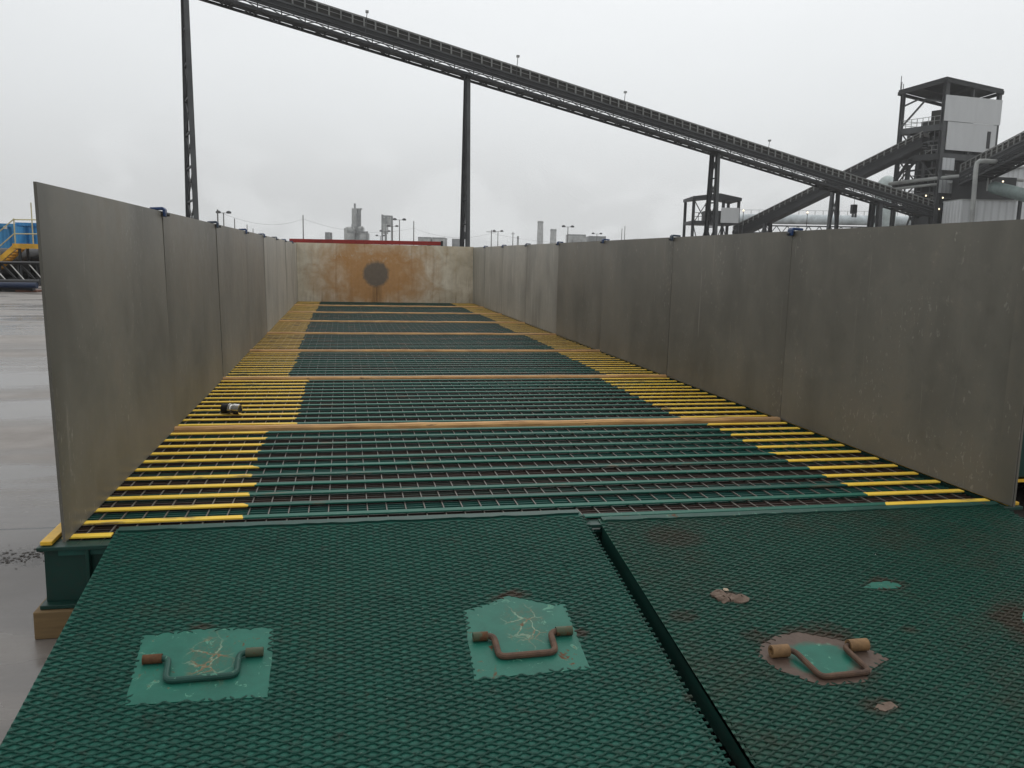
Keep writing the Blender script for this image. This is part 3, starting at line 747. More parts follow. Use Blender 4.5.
pA = at(185, -8.0, 64.6); pB = at(920, 216.5, 105.0)
dd_ = (pB - pA)
endA = pA - dd_ * .55; endB = pB + dd_ * .012
main, mpt, mL, mn, md = gallery('belt_conveyor', endA, endB, T1, W1, 'long dark belt conveyor sloping down across the sky to the tower', 'belt conveyors of the plant')
def on_main(px):    # the station of the main conveyor that stands over that bearing
    for i in range(4000):
        s = mL * i / 4000; p = mpt(s, 0, 0); q = p - CAM
        if 512 + F_PX * q.dot(RT) / q.dot(FWD) >= px: return s, p
    return mL, mpt(mL, 0, 0)
def trestle(name, top, n, d, s_top, s_bot, leg_w, label, braces, group, mat_lit='steel_mid', mat_shaded='steel'):
    o = thing(name, (top.x, top.y, GZ), label, 'trestle', group)
    legs = []
    for sg, mt in ((-1, mat_lit), (1, mat_shaded)):  # one steel in two tones: lit near leg, shaded far leg
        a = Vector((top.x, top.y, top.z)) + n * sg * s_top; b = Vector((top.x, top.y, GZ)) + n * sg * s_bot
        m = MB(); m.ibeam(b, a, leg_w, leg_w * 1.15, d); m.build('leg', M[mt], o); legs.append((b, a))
    if braces:
        m = MB()
        for k in range(braces):
            f0, f1 = k / braces, (k + 1) / braces
            p0, p1 = legs[0][0].lerp(legs[0][1], f0), legs[0][0].lerp(legs[0][1], f1); q0, q1 = legs[1][0].lerp(legs[1][1], f0), legs[1][0].lerp(legs[1][1], f1)
            m.bar(p0, q1, .10, .10); m.bar(q0, p1, .10, .10); m.bar(p1, q1, .14, .14)
        m.build('bracing', M['steel'], o)
    m = MB(); m.bar(legs[0][1] - n * .2, legs[1][1] + n * .2, .4, .3, d); m.build('cap_beam', M['steel'], o)
    return o
GT = 'steel trestles carrying the conveyors'
for px, st_, sb_, w_, lab, br_ in ((184.2, .9, 3.3, .36, 'tall two legged trestle nearest the left wall', 8), (467, .2, .72, .33, 'tall dark trestle rising above the end wall corner', 8), (715, .45, .85, .36, 'cross braced trestle beside the small platform tower', 5), (876, .5, .8, .5, 'short trestle under the low end of the long conveyor', 2)):
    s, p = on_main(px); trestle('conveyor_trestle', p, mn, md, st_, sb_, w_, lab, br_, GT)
s, p = on_main(-120); trestle('conveyor_trestle', p, mn, md, .7, 1.5, .46, 'tall trestle left of the picture carrying the conveyor', 8, GT) if False else None
# small floodlights on the main conveyor
for px, hh, lab in ((361, .35, 'small floodlight on the long conveyor above the end wall'), (510, .75, 'small floodlight on the long conveyor just right of the dark trestle'), (616, .7, 'small floodlight on the long conveyor midway between two trestles'), (759, .6, 'small floodlight on the long conveyor above the small platform tower')):
    s, p = on_main(px); w = -W1 / 2 - .15
    o = thing('floodlight', mpt(s, w, 0), lab, 'floodlight', 'floodlights on the long conveyor')
    a = mpt(s, w, 1.0); b = mpt(s, w, 2.4) + Vector((.15, 0, hh)); m = MB(); m.tube([a, b], .03, 6); m.build('mast', M['steel_mid'], o)
    m = MB(); m.box(b.x - .13, b.x + .13, b.y - .12, b.y + .12, b.z - .02, b.z + .16); m.build('lamp_head', M['steel_light'], o)
# conveyor behind, rising to the right into the tower
qA = at(736, 238.7, 130.0); qB = at(925, 147.5, 104.5)
c2, cpt2, c2L, c2n, c2d = gallery('belt_conveyor', qA, qB, 1.9, 1.6, 'dark belt conveyor rising rightward behind the long one into the tower', 'belt conveyors of the plant', ribbed=True)
for f, lab in ((.58, 'splayed trestle under the rising rear conveyor'), (.2, 'stub trestle at the low tail of the rear conveyor')):
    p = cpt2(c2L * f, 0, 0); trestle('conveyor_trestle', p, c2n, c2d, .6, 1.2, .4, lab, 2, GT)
# third conveyor, from low behind the tower up to the right
rA = at(968, 186, 104.0); rB = at(1090, 128, 84.0)
c3, cpt3, c3L, c3n, c3d = gallery('belt_conveyor', rA, rB, 2.6, 2.4, 'dark belt conveyor climbing from the tower out of the right edge', 'belt conveyors of the plant')
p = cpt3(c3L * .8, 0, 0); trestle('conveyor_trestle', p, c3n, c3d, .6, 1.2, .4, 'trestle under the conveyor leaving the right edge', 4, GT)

# ------------------------------------------------------------------ transfer tower
C0 = at(945.5, 100, 105.0); C1 = at(903, 100, 110.0); C2 = at(999, 100, 107.5)
C0.z = C1.z = C2.z = 0; C3 = C1 + C2 - C0
def tz(px, py, D): return at(px, py, D).z
def tp(u, v, z): # u along the left face (0 at near corner), v along the right face
    p = C0 + (C1 - C0) * u + (C2 - C0) * v; return Vector((p.x, p.y, z))
eu = (C1 - C0).normalized(); ev = (C2 - C0).normalized()
zr = tz(945, 95, 105)   # eaves
tw = thing('transfer_tower', (C0.x, C0.y, GZ), 'tall open steel transfer tower with pale cladding and dark roof', 'tower')
for (u, v, w_) in ((0, 0, .55), (1, 0, .45), (0, 1, .45), (1, 1, .45), (0, .5, .3), (.5, 0, .25)):
    a_, b_ = (u + .06) / 1.11, (v + .06) / 1.08
    q00, q10, q11, q01 = tz(947, 77.5, 104), tz(897, 92.5, 110.5), zr + .2, tz(1001, 92, 108)
    zt = (q00 * (1 - a_) + q10 * a_) * (1 - b_) + (q01 * (1 - a_) + q11 * a_) * b_ - .15
    if (u, v) == (.5, 0): zt = tz(925, 128, 107)
    m = MB(); m.ibeam(tp(u, v, GZ), tp(u, v, zt), w_, w_, ev); m.build('column', M['steel_mid'] if (u + v) < 1.2 else M['steel'], tw)
zl = [tz(945, y, 105) for y in (126, 155, 181, 205)]
for i, z in enumerate(zl):
    m = MB(); hh = .75 if i < 2 else .5
    for a, b in (((0, 0), (1, 0)), ((0, 0), (0, 1)), ((1, 0), (1, 1)), ((0, 1), (1, 1)), ((.5, 0), (.5, 1))):
        m.bar(tp(*a, z), tp(*b, z), .3, hh)
    pts = [tp(0.02, 0.02, z - .05), tp(.98, .02, z - .05), tp(.98, .98, z - .05), tp(.02, .98, z - .05)]
    m.prism(pts, (0, 0, 1), .1); m.build('floor_deck', M['steel_mid'] if i < 2 else M['steel'], tw)
m = MB()
for (a, za, b, zb) in (((1, 0), zl[0] + .5, (.45, 0), zr - .2), ((0, 0), zl[0] + 3, (.5, 0), zr - .1), ((1, 0), zl[0] + 3.2, (.62, 0), zr), ((1, 0), zl[3], (.6, 0), zl[1]), ((0, 0), zl[1], (.6, 0), zl[0]), ((1, 0), GZ, (.5, 0), zl[3]), ((0, 0), zl[2], (.5, 0), zl[1]), ((1, 1), GZ, (1, 0), zl[2]), ((1, .2), zl[1], (1, .8), zl[0])):
    m.bar(tp(*a, za), tp(*b, zb), .18, .18)
for i in range(3):
    za_, zb_ = zl[i + 1], zl[i]
    m.bar(tp(.5, .01, za_), tp(1, .01, zb_), .14, .14); m.bar(tp(1, .01, za_), tp(.5, .01, zb_), .14, .14)
    m.bar(tp(1, 0, (za_ + zb_) / 2), tp(0, 0, (za_ + zb_) / 2 + .2), .16, .22); m.bar(tp(.02, .5, za_), tp(.02, 1, zb_), .14, .14)
for u in (.2, .4, .8): m.bar(tp(u, .03, zl[3]), tp(u, .03, zl[0]), .16, .16)
m.build('bracing', M['steel_mid'], tw)
m = MB()
for i in (0, 1):
    for h in (.55, 1.1): m.bar(tp(.06, -.01, zl[i] + h + .3), tp(1, -.01, zl[i] + h + .3), .06, .06); m.bar(tp(1.01, 0, zl[i] + h + .3), tp(1.01, 1, zl[i] + h + .3), .06, .06)
    for k in range(8): u = .06 + k * .134; m.bar(tp(u, -.01, zl[i] + .3), tp(u, -.01, zl[i] + 1.4), .06, .06)
m.build('railing', M['steel_light'], tw)
# roof: sheet tilted up toward the near corner
zc = tz(947, 77.5, 104)
u0, u1, v0, v1 = -.06, 1.05, -.06, 1.02
rc = [tp(u0, v0, zc), tp(u1, v0, tz(897, 92.5, 110.5)), tp(u1, v1, zr + .2), tp(u0, v1, tz(1001, 92, 108))]
m = MB(); m.prism(rc, (0, 0, 1), .16); m.build('roof', M['steel'], tw)
m = MB(); e_ = Vector((0, 0, -.28))
for i in range(4):
    m.bar(rc[i] + e_, rc[(i + 1) % 4] + e_, .2, .4)
m.bar(rc[0].lerp(rc[1], .5) + e_, rc[3].lerp(rc[2], .5) + e_, .2, .45); m.bar(rc[0].lerp(rc[3], .5) + e_, rc[1].lerp(rc[2], .5) + e_, .2, .45)
m.build('roof_frame', M['steel'], tw)
# cladding on the right face
def face_panel(v0_, v1_, pt_, pb_, name, mat, off=.25, D=105.6):
    z1, z0 = tz(970, pt_, D), tz(970, pb_, D); nrm = Vector((ev.y, -ev.x, 0))
    a, b = tp(0, v0_, 0) + nrm * off, tp(0, v1_, 0) + nrm * off
    m = MB(); m.bar((a.x, a.y, (z0 + z1) / 2), (b.x, b.y, (z0 + z1) / 2), .12, z1 - z0); return m.build(name, mat, tw)
face_panel(-.03, 1.02, 97, 122, 'cladding', M['clad_flat'], .36)
face_panel(.05, .97, 122.3, 150, 'cladding', M['clad_flat'], .30)
face_panel(.02, .24, 158, 170, 'cladding', M['clad'], .3)
face_panel(-.02, .56, 180, 193, 'cladding', M['clad_mid'], .5)
face_panel(.8, .86, 129, 146, 'opening_shade', M['black'], .37)  # black panel puts the dark of an opening onto the cladding
# dark machinery inside
def machine(u0_, u1_, v0_, v1_, za, zb, mat='steel'):
    m = MB(); pts = [tp(u0_, v0_, za), tp(u0_, v1_, za), tp(u1_, v1_, za), tp(u1_, v0_, za)]; m.prism(pts[::-1], (0, 0, 1), zb - za); m.build('machinery', M[mat], tw, bevel=.05)
machine(.05, .42, .1, .6, zl[0] + .1, zl[0] + 2.3, 'belt'); machine(.5, .7, .15, .5, zl[0] + .1, zl[0] + 1.2)
machine(.05, .3, .05, .5, zl[1] + .1, zl[1] + 2.6); machine(.38, .62, .1, .5, zl[1] + .1, zl[1] + 3.2, 'belt'); machine(.1, .9, .6, .95, zl[1] + .1, zl[0] - .4, 'panel_dark')
machine(.1, .26, .05, .4, zl[2] + .1, zl[1] - .5, 'belt'); machine(.42, .62, .05, .4, zl[2] + .3, zl[1] - .4, 'steel'); machine(.2, .7, .55, .95, zl[2] + .1, zl[1] - .4, 'belt')
machine(.0, .9, .3, .95, GZ, zl[2] - .3, 'panel_dark'); machine(.15, .4, .02, .25, GZ, zl[3] - .3, 'steel')
m = MB()
for (u, z0, z1) in ((.68, zl[2], zl[1] - .8), (.33, zl[2], zl[1] - 1), (.75, zl[1], zl[0] - .5)):
    m.tube([tp(u, -.02, z0), tp(u, -.02, z1)], .22, 10)
m.build('chute', M['steel_mid'], tw, smooth=True)
for u, v, z, in ((.63, -.03, tz(921, 137, 107)), (-.03, .05, tz(943, 208, 105)), (-.03, .1, tz(944, 196.5, 105)), (.2, -.03, tz(934, 194, 105))):
    m = MB(); p = tp(u, v, z); m.lathe(p, [(.02, -.11), (.08, -.06), (.10, 0), (.08, .06), (.02, .11)], 10); m.build('lamp', M['lamp'], tw, smooth=True)
m = MB()
for i, z in enumerate(zl[2:]):
    for h in (.5, 1.0): m.bar(tp(.02, -.02, z + h), tp(1, -.02, z + h), .06, .06); m.bar(tp(-.03, .1, z + h), tp(-.03, .9, z + h), .06, .06)
    for k in range(7): m.bar(tp(.05 + k * .15, -.02, z), tp(.05 + k * .15, -.02, z + 1.0), .06, .06)
m.build('railing', M['steel_post'], tw)
m = MB(); rr_ = random.Random(3)
for k in range(60):
    u, v = rr_.uniform(.05, .95), rr_.uniform(.02, .5); z0 = rr_.choice(zl[1:]); hgt = rr_.uniform(.8, 2.6)
    if rr_.random() < .5: m.bar(tp(u, v, z0), tp(u, v, z0 + hgt), .12, .12)
    else: m.bar(tp(u, v, z0 + hgt), tp(min(1, u + rr_.uniform(.1, .35)), v, z0 + hgt + rr_.uniform(-.5, .5)), .12, .14)
m.build('pipework', M['steel_post'], tw)
m = MB()
for k in range(2):   # zigzag stair on the left side
    za_, zb_ = (zl[2], zl[1]) if k else (zl[3], zl[2])
    a_, b_ = tp(1.0 if k else .62, -.05, za_), tp(.62 if k else 1.0, -.05, zb_); m.bar(a_, b_, .5, .18); m.bar(a_ + Vector((0, 0, .95)), b_ + Vector((0, 0, .95)), .06, .06)
m.build('stair', M['steel_mid'], tw)
# antenna rods on the roof corner
m = MB()
for k, (hh, f) in enumerate(((1.9, .04), (1.1, .06), (.8, .1))): p = rc[1].lerp(rc[0], f); m.tube([p, p + Vector((0, 0, hh))], .05, 6)
m.build('antenna', M['steel'], tw)

# pipes wrapped round the tower
pp = thing('pipe_run', tp(0, 0, zl[2]), 'pale twin pipes bending round the transfer tower', 'pipes')
for dz, r in ((0, .24), (-.75, .18)):
    zp = tz(945, 179, 105) + dz
    pts = [tp(1.0, -.12, zp - .15), tp(.5, -.10, zp), tp(.05, -.10, zp + .1), tp(-.08, .15, zp + .4), tp(-.14, .5, zp + .75)] + ([tp(-.14, 1.5, zp + .55)] if dz == 0 else [])
    m = MB(); m.tube(pts, r, 10); m.build('pipe', M['steel_light'], pp, smooth=True)
# elbow pipe in front of the cladding box
D5 = 96.0
ep = thing('elbow_pipe', (at(974, 200, D5).x, at(974, 200, D5).y, GZ), 'tall pale pipe bent over at the top beside the tower', 'pipe')
a = at(971.5, 226, D5); b = at(977, 163, D5); c_ = at(980, 161, D5); e = at(1002, 162, D5 + 1)
m = MB(); m.tube([(a.x, a.y, GZ), a, at(976, 168, D5), b, c_, at(985, 161, D5), e], .26, 12); m.build('pipe', M['steel_light'], ep, smooth=True)
m = MB(); m.tube([e, at(1003.5, 162, D5 + 1.1)], .4, 12); m.build('flange', M['steel_mid'], ep)
# clad box in front
bA = at(961, 200, 97); bB = at(1017, 202, 97); bz = bA.z
bx = thing('clad_shed', (bA.x, bA.y, GZ), 'pale corrugated box shed in front of the tower foot', 'shed')
dv = (bB - bA); dv.z = 0; nv = Vector((-dv.y, dv.x, 0)).normalized()
m = MB(); m.prism([(bA.x, bA.y, GZ), (bB.x, bB.y, GZ), (bB + nv * 4).to_tuple()[:2] + (GZ,), (bA + nv * 4).to_tuple()[:2] + (GZ,)], (0, 0, 1), bz - GZ); m.build('wall', M['clad'], bx)
m = MB(); q0 = Vector((bA.x, bA.y, bz)); q1 = Vector((bB.x, bB.y, bz)); m.prism([q0 - nv * .1, q1 - nv * .1, q1 + nv * 4.1, q0 + nv * 4.1], (0, 0, 1), .12); m.build('roof', M['steel_light'], bx)
# dark annex behind the box
aA = at(976, 176, 102); aB = at(1017, 178, 103)
ax = thing('dark_annex', (aA.x, aA.y, GZ), 'dark clad annex behind the box shed', 'annex')
m = MB(); m.prism([(aA.x, aA.y, GZ), (aB.x, aB.y, GZ), (aB.x, aB.y + 4, GZ), (aA.x, aA.y + 4, GZ)], (0, 0, 1), aA.z - GZ); m.build('wall', M['panel_dark'], ax)
q = at(1003, 181.5, 101.5); m = MB(); m.lathe(q, [(.02, -.11), (.08, -.06), (.10, 0), (.08, .06), (.02, .11)], 10); m.build('lamp', M['lamp'], ax, smooth=True)
m = MB()
for px in (988, 991): m.tube([at(px, 178, 101.5), at(px - 1, 191, 101.5)], .1, 8)
m.build('downpipe', M['steel_light'], ax)
# grey-green duct
du = thing('large_duct', at(1003, 190, 98), 'thick grey green duct running out of the right edge', 'duct')
m = MB(); m.tube([at(994, 187.5, 100), at(1024, 195, 92), at(1100, 214, 80)], .72, 20); m.build('barrel', M['pipe_green'], du, smooth=True)
m = MB()
for f in (.3, .8):
    q = at(994, 187.5, 100).lerp(at(1100, 214, 80), f); m.bar((q.x, q.y, GZ), (q.x, q.y, q.z - .5), .3, .3)
m.build('stand', M['steel'], du)
# pale building at the right edge
wA = at(1004, 171, 135); wB = at(1075, 160, 135)
wb = thing('pale_warehouse', (wA.x, wA.y, GZ), 'pale plant building with sloping roof at the right edge', 'building')
m = MB(); m.add([(wA.x, wA.y, GZ), (wB.x, wB.y, GZ), (wB.x, wB.y, wB.z), (wA.x, wA.y, wA.z), (wA.x, wA.y + 15, GZ), (wB.x, wB.y + 15, GZ), (wB.x, wB.y + 15, wB.z), (wA.x, wA.y + 15, wA.z)], [(0, 1, 2, 3), (5, 4, 7, 6), (4, 0, 3, 7), (1, 5, 6, 2)]); m.build('wall', M['clad'], wb)
m = MB(); m.prism([(wA.x - .4, wA.y - .4, wA.z + .01), (wB.x, wB.y - .4, wB.z + .01), (wB.x, wB.y + 15.4, wB.z + .01), (wA.x - .4, wA.y + 15.4, wA.z + .01)], (0, 0, 1), .25); m.build('roof', M['steel_light'], wb)
# take-up weight hanging from the long conveyor
s, p = on_main(854); q = at(853.5, 212, 103)
hw_ = thing('takeup_weight', q, 'small dark weight hanging under the long conveyor', 'weight')
m = MB(); m.box(q.x - .3, q.x + .3, q.y - .3, q.y + .3, q.z - .2, q.z + .9); m.build('block', M['steel'], hw_, bevel=.04)
m = MB(); m.box(q.x - .3, q.x - .1, q.y - .3, q.y - .1, q.z - .65, q.z - .22); m.box(q.x + .08, q.x + .28, q.y - .3, q.y - .1, q.z - .65, q.z - .22); m.build('guide_shoes', M['steel_mid'], hw_)
m = MB(); m.tube([(q.x, q.y, q.z + .9), (q.x, q.y, at(853, 200, 103).z + .8)], .03, 6); m.build('cable', M['steel'], hw_)

# small platform tower at the tail of the rear conveyor
D6 = 122.0
pa_, pb_ = at(694, 200, D6), at(739, 200, D6); pa_.z = pb_.z = GZ
ex = (pb_ - pa_); ey = Vector((-ex.y, ex.x, 0)).normalized() * 6.0
def sp_(u, v, z): q = pa_ + ex * u + ey * v; return Vector((q.x, q.y, z))
zt_ = tz(712, 200, D6); zf_ = tz(712, 224, D6)
st = thing('platform_tower', (pa_.x, pa_.y, GZ), 'small open platform tower with flat roof and pale panel', 'tower')
for u, v in ((0, 0), (.32, 0), (.66, 0), (1, 0), (0, 1), (.5, 1), (1, 1)):
    m = MB(); m.ibeam(sp_(u, v, GZ), sp_(u, v, zt_), .38, .38, ex.normalized()); m.build('column', M['steel'], st)
m = MB(); m.prism([sp_(-.04, -.1, zt_), sp_(.55, -.1, zt_ + .5), sp_(1.04, -.1, zt_ - .1), sp_(1.04, 1.1, zt_ - .1), sp_(.55, 1.1, zt_ + .5), sp_(-.04, 1.1, zt_)], (0, 0, 1), .45); m.build('roof', M['steel'], st)
m = MB(); m.prism([sp_(-.02, -.05, zf_), sp_(1.02, -.05, zf_), sp_(1.02, 1.05, zf_), sp_(-.02, 1.05, zf_)], (0, 0, 1), .45); m.build('floor_deck', M['steel'], st)
m = MB()
for h in (.6, 1.15): m.bar(sp_(0, -.04, zf_ + .45 + h), sp_(.6, -.04, zf_ + .45 + h), .07, .07)
for k in range(6): m.bar(sp_(k * .11, -.04, zf_ + .4), sp_(k * .11, -.04, zf_ + 1.6), .07, .07)
m.build('railing', M['steel_mid'], st)
m = MB()
for a, b, z0, z1 in ((0, .32, zf_, zt_), (.32, 0, zf_, zt_), (0, .32, GZ, zf_), (.32, 0, GZ, zf_), (.66, 1, GZ, zf_), (1, .66, GZ, zf_), (.32, .66, GZ, zf_)): m.bar(sp_(a, -.01, z0), sp_(b, -.01, z1), .12, .12)
m.build('bracing', M['steel_mid'], st)
m = MB(); z1 = tz(712, 207.5, D6); z0 = tz(712, 222.5, D6); m.prism([sp_(.60, -.09, z0), sp_(1.0, -.09, z0), sp_(1.0, -.07, z0), sp_(.60, -.07, z0)], (0, 0, 1), z1 - z0); m.build('cladding', M['clad_flat'], st)
m = MB(); m.prism([sp_(.35, .3, zf_ + .45), sp_(.9, .3, zf_ + .45), sp_(.9, .8, zf_ + .45), sp_(.35, .8, zf_ + .45)], (0, 0, 1), 1.6); m.build('machinery', M['panel_dark'], st)
# lit yard lamp masts
for px, py, D in ((743.5, 210.5, 118.0), (807.5, 212.5, 118.0)):
    q = at(px, py, D); o = thing('yard_lamp', (q.x, q.y, GZ), 'lit yard lamp beside the %s' % ('small platform tower' if px < 780 else 'splayed trestle'), 'lamp', 'lit yard lamps')
    m = MB(); m.tube([(q.x, q.y, GZ), (q.x, q.y, q.z - .1)], .05, 6); m.build('mast', M['steel_mid'], o)
    m = MB(); m.lathe(q, [(.02, -.12), (.08, -.06), (.11, 0), (.08, .06), (.02, .12)], 10); m.build('lamp', M['lamp'], o, smooth=True)

# pale covered gallery in the distance with lattice under it
D7 = 165.0
tA, tB = at(735, 218.5, D7), at(915, 221.0, D7 - 6)
tg = thing('tube_gallery', (tA.x, tA.y, GZ), 'pale blue tube gallery on a lattice bridge in the distance', 'gallery')
m = MB(); m.tube([tA, tB], .95, 16); m.build('tube', M['tube_pale'], tg, smooth=True)
m = MB(); td = (tB - tA); tl = td.length; td.normalize(); Z = Vector((0, 0, 1))
for dz in (-1.3, -2.7): m.bar(tA + Z * dz, tB + Z * dz, .9, .22)
k = 0
while k < tl - 2: m.bar(tA + td * k - Z * 1.3, tA + td * (k + 1) - Z * 2.7, .14, .14); m.bar(tA + td * (k + 1) - Z * 2.7, tA + td * (k + 2) - Z * 1.3, .14, .14); k += 2
m.build('lattice_bridge', M['steel_mid'], tg)
m = MB(); k = 0
while k < tl: m.bar(tA + td * k + Z * .9, tA + td * k + Z * 1.7, .07, .07); k += 1.5
m.bar(tA + Z * 1.7, tB + Z * 1.7, .06, .06); m.build('railing', M['steel_light'], tg)
for f in (.1, .37, .62, .9):
    q = tA + td * tl * f; m = MB(); m.bar((q.x, q.y, GZ), (q.x, q.y, q.z - 2.7), .4, .4); m.build('column', M['steel_mid'], tg)
# domed tank
q = at(887, 190, 150.0); R_ = 1.85
dt = thing('domed_tank', (q.x, q.y, GZ), 'pale green domed tank showing over the long conveyor', 'tank')
m = MB(); hq = q.z - GZ; m.lathe((q.x, q.y, GZ), [(R_, 0), (R_, hq), (R_ * .97, hq + .8), (R_ * .85, hq + 1.5), (R_ * .6, hq + 2.1), (R_ * .3, hq + 2.45), (.05, hq + 2.55)], 28); m.build('shell', M['dome'], dt, smooth=True)
m = MB(); m.lathe((q.x, q.y, q.z), [(R_ * 1.02, -.1), (R_ * 1.02, .1)], 28); m.build('rim', M['steel_light'], dt)

# ------------------------------------------------------------------ far plant and poles
def hz(px): return 257.5 + .0229 * (px - 512)
def pole(px, py, D, lab, arm=None, name='utility_pole', r=.16, lean=0.0):
    q = at(px, py, D); o = thing(name, (q.x, q.y, GZ), lab, 'lamp post' if name == 'lamp_post' else 'pole', 'lamp posts on the skyline' if name == 'lamp_post' else 'poles on the skyline')
    m = MB(); m.tube([(q.x, q.y, GZ), (q.x + lean, q.y, q.z)], [r, r * .75], 8); m.build('mast', M['pole'], o)
    if name == 'lamp_post':
        w = arm or 1.2
        m = MB(); m.bar((q.x - w, q.y, q.z), (q.x + w, q.y, q.z + .05), .12, .12); m.build('cross_arm', M['pole'], o)
        for sg in (-1, 1):
            m = MB(); m.lathe((q.x + sg * w, q.y, q.z + .05), [(.45, -.15), (.62, .0), (.55, .3), (.2, .5)], 10); m.build('lamp_head', M['steel'], o)
    elif arm:
        m = MB()
        for k, dz in enumerate((-.6,) if arm < 2 else (-.6, -1.8)): m.bar((q.x - arm, q.y, q.z + dz), (q.x + arm, q.y, q.z + dz), .14, .16)
        m.build('cross_arm', M['pole'], o)
    return Vector((q.x, q.y, q.z))
lp = 'lamp_post'
pole(223.5, 213, 200, 'twin head lamp post just over the left wall', 1.2, lp)
pole(399.5, 220, 250, 'tallest twin head lamp post behind the end wall', 1.4, lp)
pole(392.5, 226.5, 290, 'second tallest twin head lamp post behind the end wall', 1.5, lp)
pole(385, 231.5, 330, 'twin head lamp post third in the row behind the end wall', 1.6, lp)
pole(380.5, 236, 370, 'lowest twin head lamp post in the row behind the end wall', 1.6, lp)
pole(498, 231.5, 300, 'twin head lamp post right of the dark trestle', 1.4, lp)
pole(568, 227, 260, 'twin head lamp post over the pale right wall panel', 1.4, lp)
pole(597, 234, 330, 'low twin head lamp post beside the long pale block', 1.6, lp)
wires = []
P1 = pole(217.5, 209.5, 160, 'slim pole left of the twin head lamp post over the left wall', 0)
P2 = pole(303, 215, 220, 'bare utility pole over the left end of the red beam', 0)
P3 = pole(413.8, 221, 240, 'utility pole right of the tallest lamp post', 0)
P4 = pole(491.5, 230, 260, 'utility pole with crossarm right of the dark trestle', 1.6)
P5 = pole(513, 232, 280, 'thin pole between the crossarm pole and the hazy stack', .6)
pole(234.5, 218.5, 230, 'short thin pole over the left wall right of a lamp post', 0)
pole(247, 224.5, 260, 'short thin pole over the middle of the left wall', 0)
pole(253, 228.5, 280, 'shortest thin pole over the left wall', 0)
P7 = pole(331, 233, 300, 'short pole left of the twin column process tower', 0)
pole(622, 228.5, 250, 'thin short pole over the dark right wall panels', 0, r=.12)
pole(625.0, 226.0, 250, 'thinner taller pole over the dark right wall panels', 0, r=.12)
def wire(a, b, sag, lab):
    m = MB(); pts = []
    for i in range(25):
        f = i / 24; p = a.lerp(b, f); p.z -= sag * 4 * f * (1 - f); pts.append(p)
    m.tube(pts, .022, 4); tag(m.build('overhead_wire', M['pole'], origin=a), lab, 'wire', 'overhead wires')
wire(P1 - Vector((0, 0, .3)), P2 - Vector((0, 0, 1)), 2.0, 'overhead wire from the slim left pole to the bare pole')
wire(P2 - Vector((0, 0, 1)), P3 - Vector((0, 0, 2)), 2.2, 'overhead wire from the bare pole to the pole by the lamp posts')
wire(P3 - Vector((0, 0, 2)), P4 - Vector((0, 0, 1)), 2.0, 'overhead wire from the lamp posts to the crossarm pole')
P6 = at(640, 238, 300); wire(P4 - Vector((0, 0, 1)), P6, 2.5, 'overhead wire running right from the crossarm pole')

# twin column process tower (x ~ 358)
D8 = 340.0
def cyl(m, px, y0, y1, r, D): q = at(px, y0, D); b = at(px, y1, D); m.tube([(q.x, q.y, b.z), (q.x, q.y, q.z)], r, 14)
q = at(358, 240, D8); pt8 = thing('process_tower', (q.x, q.y, GZ), 'pale twin column process tower with tanks at its foot', 'process tower')
m = MB(); cyl(m, 354.5, 208.5, 256, 1.15, D8); m.build('column', M['far_pale'], pt8, smooth=True)
m = MB(); cyl(m, 359.2, 208.5, 256, .75, D8); m.build('column', M['far_grey'], pt8, smooth=True)
m = MB(); cyl(m, 354.8, 203.5, 208.5, .4, D8); m.build('stack', M['far_grey'], pt8, smooth=True)
m = MB()
for px, y, r, w in ((350, 228.5, 2.4, 0), (364, 233.5, 2.2, 0), (361, 228, 1.4, 0)):
    a = at(px, y, D8); m.lathe((a.x, a.y, GZ), [(r, 0), (r, a.z - GZ), (r * .6, a.z - GZ + .6), (.1, a.z - GZ + .8)], 14)
m.build('tank', M['far_pale'], pt8, smooth=True)
m = MB()
for px, y in ((347.5, 227.5), (352, 224), (362, 226.5), (367, 232), (357, 214)):
    a = at(px, y, D8); m.bar((a.x, a.y - 2, GZ), (a.x, a.y - 2, a.z), .5, .5)
for y in (232, 240): a = at(347, y, D8 - 2); b = at(368, y, D8 - 2); m.bar(a, b, .5, .5)
m.bar(at(352, 209, D8), at(362, 209, D8), 1.2, .5)
m.build('frame', M['far_grey'], pt8)
# hopper frame in steam (x ~ 387)
D9 = 400.0
q = at(387, 240, D9); hf = thing('hopper_frame', (q.x, q.y, GZ), 'square topped steel hopper frame in the steam', 'hopper')
m = MB()
for px, top in ((382.3, 214.5), (386, 216), (392, 216.5)): a = at(px, top, D9); m.bar((a.x, a.y, GZ), a, .9, .9)
a, b = at(381.5, 216, D9), at(392.5, 216.5, D9); m.bar(a, b, 1, .8); m.build('frame', M['far_grey'], hf)
m = MB(); a, b = at(382.5, 222, D9), at(391, 222, D9); m.bar(a + Vector((0, 2, 0)), b + Vector((0, 2, 0)), 3, 4.4); a, b = at(383.5, 229, D9), at(388, 229, D9); m.bar(a + Vector((0, 2, 0)), b + Vector((0, 2, 0)), 3, 4.5); m.build('hopper', M['far_pale'], hf)
